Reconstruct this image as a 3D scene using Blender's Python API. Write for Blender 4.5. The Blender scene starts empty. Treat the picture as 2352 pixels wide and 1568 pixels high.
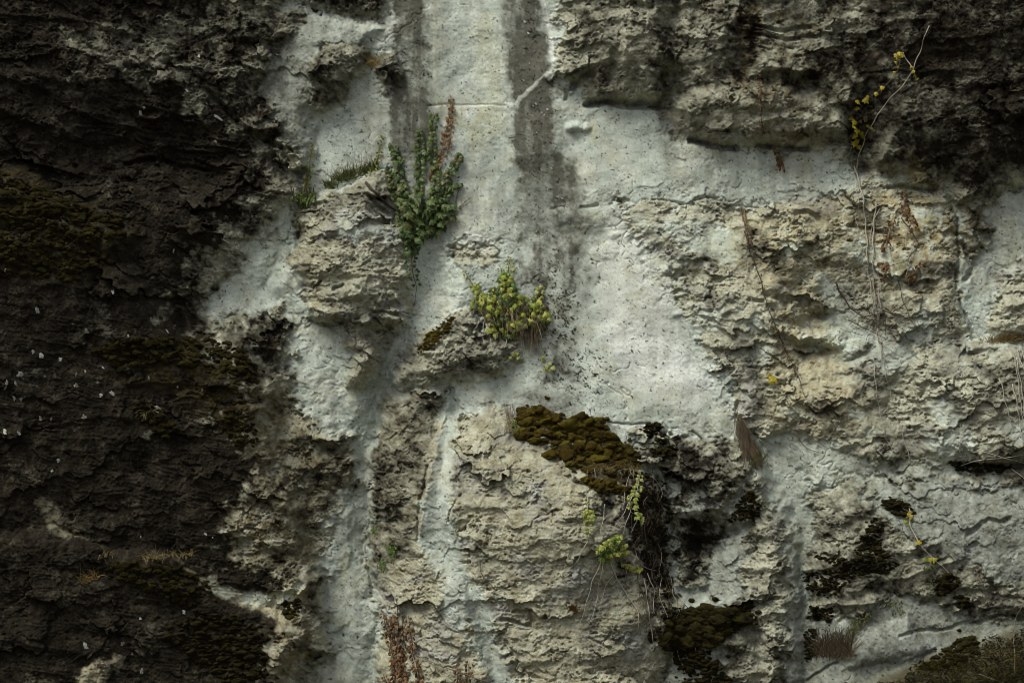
import bpy, bmesh, math, random
import numpy as np
from mathutils import Vector, Matrix, Euler

random.seed(7)
SC = bpy.context.scene
COL = SC.collection

# ------------------------------------------------------------------ camera, sky, sun, exposure
S = 294.0                     # drawing units per metre on the cliff face
ZC = 3.2                      # height of the picture's centre above the ground
CAM_D = 32.0
cam_data = bpy.data.cameras.new('camera')
cam_data.sensor_width = 36.0
cam_data.lens = 36.0 * CAM_D / 8.0
cam_data.clip_end = 2000.0
cam = bpy.data.objects.new('camera', cam_data)
COL.objects.link(cam)
cam.location = (0.0, -CAM_D, ZC)
cam.rotation_euler = (math.radians(90), 0, 0)
SC.camera = cam

SUN_EL, SUN_AZ = 54.0, -44.0          # azimuth measured from the camera side, negative = from the left
wd = bpy.data.worlds.new('World')
SC.world = wd
wd.use_nodes = True
nt = wd.node_tree
nt.nodes.clear()
sky = nt.nodes.new('ShaderNodeTexSky')
sky.sky_type = 'NISHITA'
sky.sun_disc = False
sky.sun_elevation = math.radians(SUN_EL)
sky.sun_rotation = math.radians(180 + SUN_AZ * -1)
sky.air_density = 0.6
sky.dust_density = 4.0
sky.ozone_density = 1.0
bg = nt.nodes.new('ShaderNodeBackground')
bg.inputs['Strength'].default_value = 0.085
wo = nt.nodes.new('ShaderNodeOutputWorld')
hsv = nt.nodes.new('ShaderNodeHueSaturation')      # thin overcast: the sky's blue is washed out
hsv.inputs['Saturation'].default_value = 0.22
nt.links.new(sky.outputs[0], hsv.inputs['Color'])
nt.links.new(hsv.outputs[0], bg.inputs[0])
nt.links.new(bg.outputs[0], wo.inputs[0])

sun_data = bpy.data.lights.new('sun', 'SUN')
sun_data.energy = 1.75
sun_data.angle = math.radians(26)
sun_data.color = (1.0, 0.97, 0.80)
sun = bpy.data.objects.new('sun', sun_data)
COL.objects.link(sun)
el, az = math.radians(SUN_EL), math.radians(SUN_AZ)
to_sun = Vector((math.sin(az) * math.cos(el), -math.cos(az) * math.cos(el), math.sin(el)))
sun.rotation_euler = (-to_sun).to_track_quat('-Z', 'Y').to_euler()
sun.location = (-6, -14, 16)

SC.view_settings.view_transform = 'Standard'
SC.view_settings.look = 'None'
SC.view_settings.gamma = 1.0
SC.view_settings.use_curve_mapping = False
SC.view_settings.exposure = 0.85
try:
    SC.cycles.max_bounces = 5
    SC.cycles.diffuse_bounces = 3
    SC.cycles.filter_width = 0.9
except Exception:
    pass

# ------------------------------------------------------------------ numpy noise
F = np.float32
rng = np.random.default_rng(11)
PERM = rng.permutation(256).astype(np.int32)
PERM = np.concatenate([PERM, PERM, PERM])
ANG = rng.random(256).astype(F) * F(2 * math.pi)
GX, GY = np.cos(ANG).astype(F), np.sin(ANG).astype(F)
RND = rng.random((256, 4)).astype(F)


def perlin(x, y, seed=0):
    x = np.asarray(x, F) + F(seed * 17.31)
    y = np.asarray(y, F) + F(seed * 9.77)
    xi = np.floor(x).astype(np.int32)
    yi = np.floor(y).astype(np.int32)
    xf = x - xi
    yf = y - yi
    xi &= 255
    yi &= 255
    ux = xf * xf * xf * (xf * (xf * 6 - 15) + 10)
    uy = yf * yf * yf * (yf * (yf * 6 - 15) + 10)
    a = PERM[xi]
    b = PERM[xi + 1]

    def g(h, dx, dy):
        return GX[h] * dx + GY[h] * dy
    n00 = g(PERM[a + yi], xf, yf)
    n10 = g(PERM[b + yi], xf - 1, yf)
    n01 = g(PERM[a + yi + 1], xf, yf - 1)
    n11 = g(PERM[b + yi + 1], xf - 1, yf - 1)
    l0 = n00 + ux * (n10 - n00)
    l1 = n01 + ux * (n11 - n01)
    return (l0 + uy * (l1 - l0)) * F(1.5)


def fbm(x, y, seed=0, octs=4, gain=0.5):
    s = 0
    a = 1.0
    for k in range(octs):
        s = s + a * perlin(x * (2.03 ** k), y * (2.03 ** k), seed + k * 3)
        a *= gain
    return s


def facets(x, y, seed=0, slope=0.7):
    """broken-stone facets: every cell a tilted plane; returns height and the distance to the cell border"""
    xi = np.floor(x).astype(np.int32)
    yi = np.floor(y).astype(np.int32)
    best = np.full(x.shape, 9.0, F)
    sec = np.full(x.shape, 9.0, F)
    h = np.zeros(x.shape, F)
    for dx in (-1, 0, 1):
        for dy in (-1, 0, 1):
            cx = xi + dx
            cy = yi + dy
            k = PERM[PERM[(cx + seed) & 255] + (cy & 255)]
            r = RND[k]
            px = cx + F(0.5) + (r[..., 0] - F(0.5)) * F(0.9)
            py = cy + F(0.5) + (r[..., 1] - F(0.5)) * F(0.9)
            ex = x - px
            ey = y - py
            d = ex * ex + ey * ey
            near = d < best
            sec = np.where(near, best, np.minimum(sec, d))
            hh = (r[..., 2] - F(0.5)) + slope * ((r[..., 3] - F(0.5)) * 2 * ex + (r[..., 2] - F(0.3)) * 2 * ey)
            h = np.where(near, hh, h)
            best = np.where(near, d, best)
    return h.astype(F), (np.sqrt(sec) - np.sqrt(best)).astype(F)


def sstep(a, b, x):
    t = np.clip((x - a) / (b - a), 0, 1)
    return t * t * (3 - 2 * t)


# ------------------------------------------------------------------ the grid of the cliff face
DET = 1.0
step = 2.2 / DET


def axis(lo, a, b, hi):
    dense = np.arange(a, b, step)
    left = a - np.cumsum(np.linspace(4, 30, 26))
    left = left[left > lo][::-1]
    right = dense[-1] + np.cumsum(np.linspace(4, 30, 26))
    right = right[right < hi]
    return np.concatenate([left, dense, right]).astype(F)


UA = axis(-460, -50, 2402, 2820)
VA = axis(-460, -40, 1606, 1800)
U, V = np.meshgrid(UA, VA)
NV, NU = U.shape

# low resolution lattice for distances to outlines
LU0, LV0, LST = -640.0, -640.0, 8.0
lu = np.arange(LU0, 3000, LST)
lv = np.arange(LV0, 2100, LST)
LUU, LVV = np.meshgrid(lu, lv)


def sdf_low(pts):
    pts = np.array(pts, float)
    d = np.full(LUU.shape, 1e9)
    ins = np.zeros(LUU.shape, bool)
    n = len(pts)
    for i in range(n):
        ax, ay = pts[i]
        bx, by = pts[(i + 1) % n]
        ex, ey = bx - ax, by - ay
        L = ex * ex + ey * ey + 1e-9
        t = np.clip(((LUU - ax) * ex + (LVV - ay) * ey) / L, 0, 1)
        d = np.minimum(d, (LUU - ax - t * ex) ** 2 + (LVV - ay - t * ey) ** 2)
        c = ((ay > LVV) != (by > LVV))
        with np.errstate(divide='ignore', invalid='ignore'):
            xx = ax + (LVV - ay) * ex / (ey if abs(ey) > 1e-9 else 1e-9)
        ins ^= c & (LUU < xx)
    return np.where(ins, np.sqrt(d), -np.sqrt(d)).astype(F)


def bil(A, u, v):
    x = np.clip((u - LU0) / LST, 0, A.shape[1] - 1.001)
    y = np.clip((v - LV0) / LST, 0, A.shape[0] - 1.001)
    xi = x.astype(np.int32)
    yi = y.astype(np.int32)
    fx = (x - xi).astype(F)
    fy = (y - yi).astype(F)
    return (A[yi, xi] * (1 - fx) + A[yi, xi + 1] * fx) * (1 - fy) + (A[yi + 1, xi] * (1 - fx) + A[yi + 1, xi + 1] * fx) * fy


W1 = perlin(U / 70, V / 70, 1)
W2 = perlin(U / 70, V / 70, 2)
W3 = perlin(U / 21, V / 21, 3)
W4 = perlin(U / 21, V / 21, 4)
W5 = perlin(U / 8, V / 8, 5)
WU = U + 16 * W1 + 7 * W3 + 2.5 * W5
WV = V + 14 * W2 + 6 * W4 + 2.5 * W5
WSU = U + 7 * W1 + 3 * W3      # gentler wander for smooth edges
WSV = V + 7 * W2 + 3 * W4


def rough(pts):
    return bil(sdf_low(pts), WU, WV)


def smooth(pts):
    return bil(sdf_low(pts), WSU, WSV)


def dome(s, w, amp, p=2.0):
    t = np.clip(s / w, 0, 1)
    return amp * (1 - (1 - t) ** p)


def near_line(pts, width, warp=1.0):
    """distance to an open polyline, 1 on it, 0 beyond the width"""
    d = np.full(LUU.shape, 1e9)
    for (ax, ay), (bx, by) in zip(pts[:-1], pts[1:]):
        ex, ey = bx - ax, by - ay
        L = ex * ex + ey * ey + 1e-9
        t = np.clip(((LUU - ax) * ex + (LVV - ay) * ey) / L, 0, 1)
        d = np.minimum(d, (LUU - ax - t * ex) ** 2 + (LVV - ay - t * ey) ** 2)
    d = np.sqrt(d).astype(F)
    if width > 14:
        dd = bil(d, U + (WU - U) * warp, V + (WV - V) * warp)
        return np.clip(1 - dd / width, 0, 1)
    # narrow: exact distance, only near the line
    out = np.zeros(U.shape, F)
    uu = U + (WU - U) * warp * 0.5
    vv = V + (WV - V) * warp * 0.5
    for (ax, ay), (bx, by) in zip(pts[:-1], pts[1:]):
        m = 40
        i0, i1 = np.searchsorted(UA, [min(ax, bx) - m, max(ax, bx) + m])
        j0, j1 = np.searchsorted(VA, [min(ay, by) - m, max(ay, by) + m])
        if i1 <= i0 or j1 <= j0:
            continue
        su, sv = uu[j0:j1, i0:i1], vv[j0:j1, i0:i1]
        ex, ey = bx - ax, by - ay
        L = ex * ex + ey * ey + 1e-9
        t = np.clip(((su - ax) * ex + (sv - ay) * ey) / L, 0, 1)
        dd = np.sqrt((su - ax - t * ex) ** 2 + (sv - ay - t * ey) ** 2)
        out[j0:j1, i0:i1] = np.maximum(out[j0:j1, i0:i1], np.clip(1 - dd / width, 0, 1))
    return out


def blob(cx, cy, rx, ry, p=1.0, w=1.0):
    q = ((U + (WSU - U) * w - cx) / rx) ** 2 + ((V + (WSV - V) * w - cy) / ry) ** 2
    return np.clip(1 - q, 0, 1) ** p


# ------------------------------------------------------------------ outlines (drawing units, read off the cliff)
P_LEFT = [(-640, -640), (760, -640), (735, -40), (668, 0), (690, 60), (640, 120), (600, 200), (640, 300), (700, 380), (690, 450),
          (650, 490), (590, 545), (560, 600), (500, 650), (480, 715), (560, 730), (640, 705), (668, 790),
          (676, 880), (700, 950), (760, 985), (812, 1010), (818, 1070), (800, 1130), (770, 1180), (748, 1260),
          (742, 1360), (752, 1440), (768, 1490), (700, 1560), (690, 2100), (-640, 2100)]
P_LDARK = [(-640, -640), (560, -640), (560, 0), (500, 120), (470, 215), (560, 300), (640, 350), (690, 410), (600, 470), (560, 500), (540, 590),
           (470, 640), (430, 720), (470, 770), (560, 800), (600, 850), (580, 960), (590, 1040), (600, 1120), (580, 1230),
           (560, 1260), (640, 1330), (700, 1400), (690, 1470), (620, 1568), (600, 2100), (-640, 2100)]
P_LLOW = [(-640, 330), (0, 372), (130, 425), (310, 525), (345, 620), (400, 700), (450, 772), (590, 790), (650, 870), (640, 1000),
          (700, 1160), (745, 1300), (760, 1480), (690, 1640), (680, 2100), (-640, 2100)]
P_LTOE = [(-640, 1210), (0, 1215), (150, 1195), (260, 1225), (420, 1275), (480, 1320), (540, 1370), (650, 1388), (700, 1380),
          (720, 1460), (650, 1568), (620, 2100), (-640, 2100)]
P_LUP = [(470, -640), (720, -640), (668, 0), (800, 40), (880, 60), (850, 110), (800, 200), (740, 270), (722, 380), (690, 400), (640, 348), (560, 296),
         (482, 214), (500, 120), (520, 20)]
P_LBROWN = [(700, -640), (905, -640), (900, 0), (862, 45), (800, 40), (735, 30), (690, 0)]
P_LBROWN2 = [(735, 110), (800, 95), (860, 105), (850, 135), (810, 190), (785, 240), (740, 262), (716, 230), (700, 170)]
P_BLOCK = [(862, 130), (890, 112), (915, 130), (918, 170), (890, 205), (868, 185)]
P_RUP = [(1300, -640), (1276, 0), (1280, 130), (1292, 190), (1330, 215), (1352, 232), (1510, 241), (1530, 290), (1560, 322), (1640, 338),
         (1720, 344), (1860, 348), (1900, 362), (1955, 372), (1990, 400), (2080, 420), (2170, 436), (2200, 480), (2215, 560), (2240, 600),
         (2290, 560), (2270, 470), (2352, 420), (2960, 380), (2960, -640)]
P_RNOSE = [(1360, 40), (1440, -20), (1520, 20), (1545, 120), (1535, 200), (1512, 232), (1440, 236), (1352, 228), (1370, 160)]
P_RLEDGE = [(1520, 250), (1600, 190), (1800, 180), (1900, 230), (1960, 300), (1880, 349), (1760, 342), (1640, 336), (1545, 312)]
P_ALCOVE = [(1950, 205), (2000, 180), (2060, 190), (2080, 260), (2040, 330), (2010, 400), (1970, 420), (1945, 350), (1940, 270)]
P_RDARK = [(1960, -640), (1950, 60), (1990, 170), (1950, 260), (1960, 350), (2060, 420), (2170, 440), (2205, 560), (2240, 600), (2290, 560),
           (2250, 470), (2352, 430), (2960, 400), (2960, -640)]
P_RMID = [(1420, 452), (1500, 456), (1560, 462), (1640, 460), (1720, 474), (1860, 452), (1940, 438), (1985, 412), (2100, 428), (2165, 440),
          (2196, 500), (2205, 560), (2190, 620), (2205, 690), (2235, 780), (2280, 790), (2960, 770), (2960, 1090), (2300, 1085), (2180, 1080), (2080, 1060), (2010, 1075),
          (1900, 1010), (1800, 1010), (1740, 1005), (1695, 960), (1690, 890), (1640, 850), (1600, 780), (1560, 690), (1530, 615),
          (1490, 565), (1440, 515)]
P_RRIGHT = [(2352, 590), (2290, 620), (2275, 700), (2262, 760), (2290, 790), (2960, 790), (2960, 560)]
P_RLOW = [(1850, 1130), (1960, 1090), (2100, 1080), (2300, 1080), (2960, 1060), (2960, 1460), (2352, 1440), (2200, 1420), (2050, 1360), (1960, 1420), (1860, 1420), (1840, 1330), (1870, 1230)]
P_B1 = [(756, 432), (810, 412), (860, 388), (902, 396), (908, 470), (942, 560), (948, 640), (950, 700), (930, 770), (884, 800), (880, 850),
        (828, 905), (786, 880), (800, 815), (775, 760), (720, 742), (698, 694), (684, 650), (664, 590), (668, 520), (690, 480)]
P_B1LOW = [(705, 690), (760, 700), (800, 640), (850, 660), (860, 700), (800, 748), (725, 740)]
P_B2 = [(878, 895), (905, 850), (950, 785), (1000, 735), (1070, 705), (1120, 740), (1190, 782), (1204, 830), (1165, 866), (1050, 878), (1000, 888)]
P_B3 = [(880, 905), (960, 888), (1034, 892), (1010, 960), (1040, 945), (1150, 930), (1250, 968), (1350, 1035), (1430, 1058), (1510, 1090), (1540, 1190), (1535, 1300), (1565, 1430),
        (1520, 1568), (1500, 2100), (850, 2100), (862, 1568), (868, 1420), (850, 1300), (846, 1180), (852, 1040)]
P_B3COL = [(880, 905), (1034, 895), (1002, 1000), (985, 1090), (962, 1180), (964, 1270), (900, 1290), (850, 1300), (846, 1180), (852, 1030)]
P_STRIP = [(1040, 890), (1020, 960), (1004, 1040), (980, 1130), (966, 1230), (990, 1290), (1060, 1330), (1080, 1400), (1120, 1568), (1150, 1700), (1190, 1568),
           (1120, 1400), (1070, 1260), (1046, 1190), (1040, 1100), (1038, 1010), (1060, 930)]
P_BLACK = [(1400, 1065), (1500, 1085), (1540, 1110), (1548, 1200), (1540, 1340), (1572, 1440), (1500, 1450), (1470, 1330), (1450, 1250), (1420, 1180), (1390, 1120)]
P_DK2 = [(1430, 985), (1560, 1000), (1690, 1000), (1722, 1062), (1690, 1130), (1650, 1200), (1690, 1230), (1640, 1290), (1620, 1350), (1580, 1370), (1548, 1330), (1545, 1110), (1480, 1060)]
P_RIB = [(1722, 1070), (1745, 1100), (1790, 1190), (1806, 1300), (1800, 1420), (1815, 1568), (1830, 2100), (1640, 2100), (1660, 1500), (1620, 1400), (1660, 1290), (1690, 1180)]
P_GULLY = [(1750, 1050), (1800, 1130), (1850, 1230), (1845, 1330), (1850, 1450), (1840, 1568), (1850, 2100), (1800, 2100), (1800, 1400), (1795, 1220)]
P_BANK = [(1900, 1590), (2020, 1545), (2100, 1500), (2180, 1480), (2260, 1455), (2352, 1425), (2960, 1320), (2960, 2100), (1850, 2100)]
P_RWARM = [(1600, 560), (1760, 700), (1740, 1000), (1860, 1010), (2010, 980), (1960, 800), (1880, 650), (2000, 540), (2190, 480), (2150, 420), (1980, 430), (1700, 480)]
P_S1 = [(908, -640), (904, 0), (892, 130), (888, 260), (893, 330), (930, 470), (1010, 470), (1000, 330), (992, 200), (990, 80), (980, 0), (985, -640)]
P_S2 = [(1158, -640), (1155, 0), (1158, 130), (1172, 220), (1168, 300), (1184, 400), (1190, 560), (1200, 680), (1230, 800), (1240, 890), (1330, 900),
        (1310, 800), (1340, 650), (1352, 560), (1335, 420), (1285, 330), (1282, 220), (1264, 130), (1246, 0), (1240, -640)]
P_S2B = [(1160, 915), (1210, 880), (1300, 890), (1370, 945), (1450, 985), (1380, 1010), (1250, 960)]
P_PATCH = [(1026, 560), (1048, 540), (1085, 546), (1110, 556), (1140, 566), (1146, 590), (1120, 606), (1100, 622), (1060, 604), (1040, 590)]
P_CREAM = [(1330, 430), (1420, 470), (1480, 570), (1530, 650), (1530, 760), (1440, 780), (1370, 700), (1360, 560)]
# ------------------------------------------------------------------ relief of the cliff (towards the viewer is positive)
sL = rough(P_LEFT)
sLD = rough(P_LDARK)
sRU = rough(P_RUP)
sRM = rough(P_RMID)
sB1 = rough(P_B1)
sB2 = rough(P_B2)
sB3 = rough(P_B3)
sSTRIP = smooth(P_STRIP)
sRL = rough(P_RLOW)
sDK2 = rough(P_DK2)
sBLK = rough(P_BLACK)
sLBR = rough(P_LBROWN)
sLBR2 = rough(P_LBROWN2)
sBOX = rough(P_BLOCK)
sRR = rough(P_RRIGHT)
sRIB = rough(P_RIB)
sBANK = smooth(P_BANK)

H = np.zeros(U.shape, F)
H -= (784 - V) * F(0.07)                                   # the face leans back a little
H += 10 * fbm(U / 420, V / 420, 20, 2)
# left buttress
sLs = smooth(P_LEFT)
H += np.interp(UA, [-500, 0, 420, 640, 800, 860], [420, 255, 80, 22, 4, 0]).astype(F)[None, :] * sstep(-60, 160, sLs)
H += dome(sLs, 160, 34, 1.8)
sLL = rough(P_LLOW)
sLLs = smooth(P_LLOW)
H += dome(sLL, 70, 80, 2.0)
H += dome(rough(P_LTOE), 45, 42, 2.0)
lup = rough(P_LUP)
H += dome(lup, 90, 55, 2.2)
wl = sstep(-20, 120, smooth(P_LDARK)) * sstep(520, 330, V) * sstep(110, 220, V)
H -= wl * np.clip(V - 200, 0, 340) * 0.36                  # overhanging hollow of the left rock
H -= sstep(0, 160, sLLs) * np.clip(V - (560 + 0.3 * U), 0, 700) * 0.10
# rib between the left buttress and the sprayed channel, brown patches
H += dome(sLBR, 60, 26) + dome(sLBR2, 50, 30)
H += dome(sBOX, 22, 46, 2.4)
# the channel
H -= 34 * sstep(150, 0, np.abs(U - (1090 + 0.10 * V))) * sstep(900, 300, V)
H -= 26 * near_line([(1010, 520), (985, 640), (960, 720), (930, 800), (900, 850), (870, 900), (850, 1000), (820, 1150), (800, 1300), (800, 1568), (800, 1800)], 90) ** 1.2
H -= 30 * near_line([(700, 470), (640, 560), (610, 660), (690, 740), (760, 830), (800, 940), (830, 1000)], 80) ** 1.2
H += 12 * blob(1130, 640, 150, 90, 1.6)
H -= 16 * blob(1240, 480, 110, 130)
H += 12 * blob(1330, 500, 70, 40, 1.5) - 8 * blob(1400, 620, 90, 140)
# right overhanging rock
H += dome(sRU, 130, 38, 2.0)
H += dome(rough(P_RNOSE), 60, 40, 2.2)
H += dome(rough(P_RLEDGE), 52, 40, 2.2)
H += sstep(0, 140, bil(sdf_low(P_RUP), WSU, WSV)) * np.clip(400 - V, -40, 620) * 0.16
H -= dome(smooth(P_ALCOVE), 60, 70, 1.6)
H += dome(rough(P_RDARK), 140, 55, 1.6)
H += sstep(0, 120, smooth(P_RDARK)) * np.clip(520 - V, 0, 900) * 0.10
H -= 30 * near_line([(1556, -40), (1548, 60), (1530, 160), (1538, 230), (1560, 300)], 34) + 22 * near_line([(1420, -40), (1412, 40), (1424, 110), (1400, 180)], 26) + 18 * near_line([(1690, 60), (1680, 130), (1700, 200)], 30)
H += dome(rough([(1560, 60), (1680, 40), (1690, 150), (1640, 210), (1560, 180)]), 60, 26) + dome(rough([(1720, 110), (1900, 100), (1920, 190), (1800, 200), (1720, 170)]), 50, 24)
# right middle rock
H += dome(sRM, 70, 13, 1.6) + dome(sRR, 60, 26)
H += 22 * blob(1730, 700, 130, 230) + 26 * blob(2120, 620, 120, 180)
H -= 46 * blob(1910, 730, 150, 160, 1.4)                   # hollow with scalloped ledges
for pts, a in (([(1760, 660), (1830, 690), (1900, 700)], 15), ([(1770, 700), (1830, 720), (1900, 705)], 12),
               ([(1770, 735), (1840, 765), (1880, 790), (1930, 780)], 17), ([(1850, 770), (1930, 800), (1990, 790)], 12)):
    H += a * near_line(pts, 20) ** 0.6
    H -= a * 0.7 * near_line([(x, y + 22) for x, y in pts], 20)
H -= 10 * near_line([(1745, 770), (1732, 830), (1744, 900), (1738, 990)], 20)
H += 18 * dome(rough([(1740, 860), (1900, 850), (2010, 900), (1990, 1000), (1860, 1010), (1745, 990)]), 60, 1)
H -= 18 * near_line([(2050, 900), (2075, 1000), (2060, 1080)], 60)
H += dome(rough([(2085, 800), (2235, 790), (2960, 770), (2960, 1070), (2200, 1070), (2120, 1040)]), 60, 30)
# bulges
H += dome(sB1, 120, 72, 2.0) + dome(sB1, 24, 9, 2)
H += dome(rough(P_B1LOW), 34, 34, 2.2)
H += dome(rough([(790, 650), (850, 640), (880, 670), (850, 690), (800, 690), (760, 690)]), 22, 22)
H += dome(rough([(870, 720), (945, 705), (960, 750), (900, 775)]), 22, 24)
H -= 18 * blob(1010, 640, 60, 90)
H += dome(sB2, 90, 56, 1.9) + dome(sB2, 20, 7, 2)
H += dome(smooth(P_B3), 220, 110, 1.9)
H += dome(sB3, 40, 14, 2.2)
H += 40 * blob(1340, 1150, 200, 220)
H -= dome(sSTRIP, 34, 26, 1.6)
H -= 34 * near_line([(868, 905), (845, 1030), (838, 1180), (842, 1300), (858, 1420), (850, 1568), (850, 1800)], 46) ** 1.2
H += 30 * blob(1150, 1180, 260, 330)
H += dome(sDK2, 60, 26)
H -= 60 * blob(1610, 1230, 110, 60, 1.2) + 40 * blob(1600, 1310, 90, 90)
H += 44 * near_line([(1720, 1080), (1775, 1190), (1790, 1320), (1785, 1568), (1790, 1800)], 90) ** 1.3
H -= 42 * near_line([(1770, 1050), (1830, 1180), (1842, 1330), (1838, 1568), (1838, 1800)], 80) ** 1.2
H += dome(sRL, 140, 40, 1.6)
H += dome(rough([(1930, 1540), (1960, 1450), (2080, 1400), (2150, 1480), (2080, 1520)]), 40, 26)
H += dome(sBANK, 90, 80, 1.8)
H += 20 * near_line([(1520, 1410), (1600, 1392), (1680, 1390), (1730, 1405)], 40) + dome(rough([(1500, 1420), (1740, 1400), (1730, 1568), (1740, 2100), (1520, 2100)]), 50, 34)
H += dome(rough([(215, 1510), (250, 1490), (300, 1495), (290, 1568), (300, 2100), (190, 2100)]), 30, 16)

# rock or sprayed concrete
srk = np.maximum.reduce([sL, sRU, sRM, sB1, sB2, sB3, sRL, sDK2, sLBR, sLBR2, sBOX, sRR, sRIB, rough(P_PATCH)])
nE = fbm(U / 48, V / 40, 110, 4, 0.62)
rock = sstep(-9, 9, srk + 20 * nE - 3)
lm_conc = np.maximum.reduce([sSTRIP, smooth([(480, 1330), (560, 1375), (640, 1385), (690, 1370), (690, 1345), (600, 1355), (540, 1335), (490, 1305)]),
                             rough([(1740, 1010), (1900, 1020), (1960, 1090), (1870, 1120), (1800, 1110)]),
                             rough([(770, 500), (890, 520), (930, 560), (860, 556), (780, 545)]),
                             rough([(1600, 530), (1700, 525), (1710, 590), (1640, 600), (1590, 570)]) * 0.7,
                             rough([(1010, 1330), (1080, 1310), (1110, 1400), (1080, 1440), (1020, 1420)]),
                             rough([(1900, 640), (1990, 760), (1960, 860), (1880, 700)]) * 0.6,
                             rough([(1960, 1100), (2100, 1090), (2352, 1120), (2500, 1300), (2300, 1330), (2060, 1220)]) * 0.5,
                             rough([(1600, 1120), (1650, 1150), (1600, 1190), (1560, 1180)]),
                             rough([(1640, 1240), (1720, 1200), (1700, 1380), (1640, 1400)])])
lm_conc = sstep(-9, 9, lm_conc + 16 * nE)
rock = rock * (1 - lm_conc)
sprayed = sstep(0.16, 0.50, fbm(U / 150, V / 120, 113, 4, 0.6)) * sstep(60, 0, -sRM) * sstep(-10, 60, np.maximum(sRM, sB3))
rock = rock * (1 - 0.8 * sprayed)
rock = np.clip(rock, 0, 1).astype(F)

# strata: lips that stand out and drop back sharply, so that each throws a fine line of shade
dipint = np.interp(UA, [-500, 0, 500, 900, 1300, 1700, 2100, 2400, 2900], [-95, -50, 28, 40, 20, 0, -45, -95, -170]).astype(F)[None, :]
vs = V - dipint + 20 * perlin(U / 190, V / 190, 30) + 6 * perlin(U / 50, V / 50, 31)
strata_amt = sstep(-0.1, 0.5, perlin(U / 150, V / 90, 33) + 0.02) * (1 - 0.6 * sstep(-10, 60, sRM)) * (1 - 0.3 * sstep(-10, 60, sB3))
ST = np.zeros(U.shape, F)
for per, amp, sd in ((34, 4.0, 40), (17, 2.6, 43), (9, 1.3, 46)):
    ph = vs / per + 0.75 * perlin(U / (per * 6), V / (per * 2.2), sd) + 0.12 * W5
    fr = ph - np.floor(ph)
    prof = np.where(fr < 0.8, (fr / 0.8) ** 1.6, (1 - fr) / 0.2)
    on = np.clip(perlin(U / (per * 3.2), vs / (per * 1.1), sd + 1) * 1.6 + 0.35, 0, 1)
    ST += amp * prof * on
fa, fe = facets((WU + 10 * W3) / 62, (WV + 0.0) / 40, 3, 0.9)
fb, fbe = facets(WU / 26, WV / 17, 9, 0.9)
fc, fce = facets((U + 3 * W5) / 11, (V + 3 * W3) / 8, 14, 0.9)
fd, fde = facets((U + 3 * W5) / 6.5 + 40, (V + 3 * W3) / 5.2, 21, 0.9)
fg, fge = facets((WU + 14 * W3) / 150, (WV + 8 * W4) / 92, 27, 1.0)
patchy = sstep(-0.35, 0.35, fbm(U / 85, V / 60, 55, 3))
chunk = 26 * fg + 15 * fa + (0.25 + 0.75 * patchy) * (5.5 * fb + 3.2 * fc + 1.9 * fd) - 4 * sstep(0.05, 0.0, fge) - 1.0 * sstep(0.08, 0.0, fe) - 1.2 * sstep(0.12, 0, fbe) * sstep(-0.2, 0.5, W1) - 1.0 * sstep(0.15, 0, fce)
ch_amt = 0.35 + 0.75 * sstep(-0.3, 0.5, perlin(U / 130, V / 130, 50))
bil1 = -6 * np.abs(perlin(U / 60, V / 44, 60)) - 3.5 * np.abs(perlin(U / 26, V / 20, 61))
gr = 1.5 * perlin(U / 5.6, V / 4.8, 70) + 1.0 * perlin(U / 12, V / 9, 71)
smooth_left = sstep(0, 60, sLD) * sstep(420, 760, V)
rk = (1.0 * ST * strata_amt * 1.1 + chunk * ch_amt * 0.85 + bil1 + gr) + 9 * fbm(U / 95, V / 80, 80, 2)
rk -= 9 * sstep(0.62, 0.80, perlin(U / 19 + 0.2 * W5, V / 10 + 0.2 * W5, 73) + 0.45 * perlin(U / 60, V / 50, 74)) + 4 * sstep(0.42, 0.6, perlin(U / 8, V / 5.0, 75) + 0.5 * perlin(U / 40, V / 36, 76))
rk -= (0.3 + 0.9 * patchy) * (2.6 * np.abs(perlin(U / 13, V / 10, 77)) + 3.4 * np.abs(perlin(U / 6.0, V / 5.0, 78)) - 1.6)
rk += 3.5 * fbm(U / 30, V / 26, 79, 2)
calm = sstep(-0.1, 0.45, fbm(U / 120, V / 100, 175, 3))            # worn smooth faces between the broken ones
rk *= 1 - 0.25 * sstep(0, 60, sRU)
rk *= (1 - 0.45 * smooth_left) * (1 - 0.62 * calm * sstep(0, 40, np.maximum(sRM, sRL))) * (1 - (0.05 + 0.45 * calm) * sstep(0, 40, sB3))
# heavy open bedding on the left rock
hb = near_line([(290, 240), (420, 275), (520, 300), (600, 330)], 60) * 0
bed = sstep(-30, 80, rough([(120, 230), (330, 210), (520, 260), (640, 380), (560, 470), (420, 420), (200, 330)]))
ph = vs / 21 + 0.7 * perlin(U / 150, V / 40, 90)
fr = ph - np.floor(ph)
H += bed * 13 * np.where(fr < 0.72, (fr / 0.72) ** 1.3, (1 - fr) / 0.28) * np.clip(perlin(U / 70, vs / 26, 91) * 1.7 + 0.4, 0, 1)
for per, amp, sd_ in ((88, 17, 140), (47, 8, 143)):
    ph = (V - dipint + 34 * perlin(U / 260, V / 240, sd_) + 5 * perlin(U / 40, V / 30, sd_ + 1)) / per
    fr = ph - np.floor(ph)
    on = np.clip(perlin(U / 170, ph * 0.9, sd_ + 2) * 2.2 + 0.1, 0, 1)
    H += rock * (1 - 0.55 * sstep(-20, 40, np.maximum(sRM, sB3))) * (1 - 0.55 * smooth_left) * amp * np.where(fr < 0.86, (fr / 0.86) ** 1.5, (1 - fr) / 0.14) * on
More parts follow.
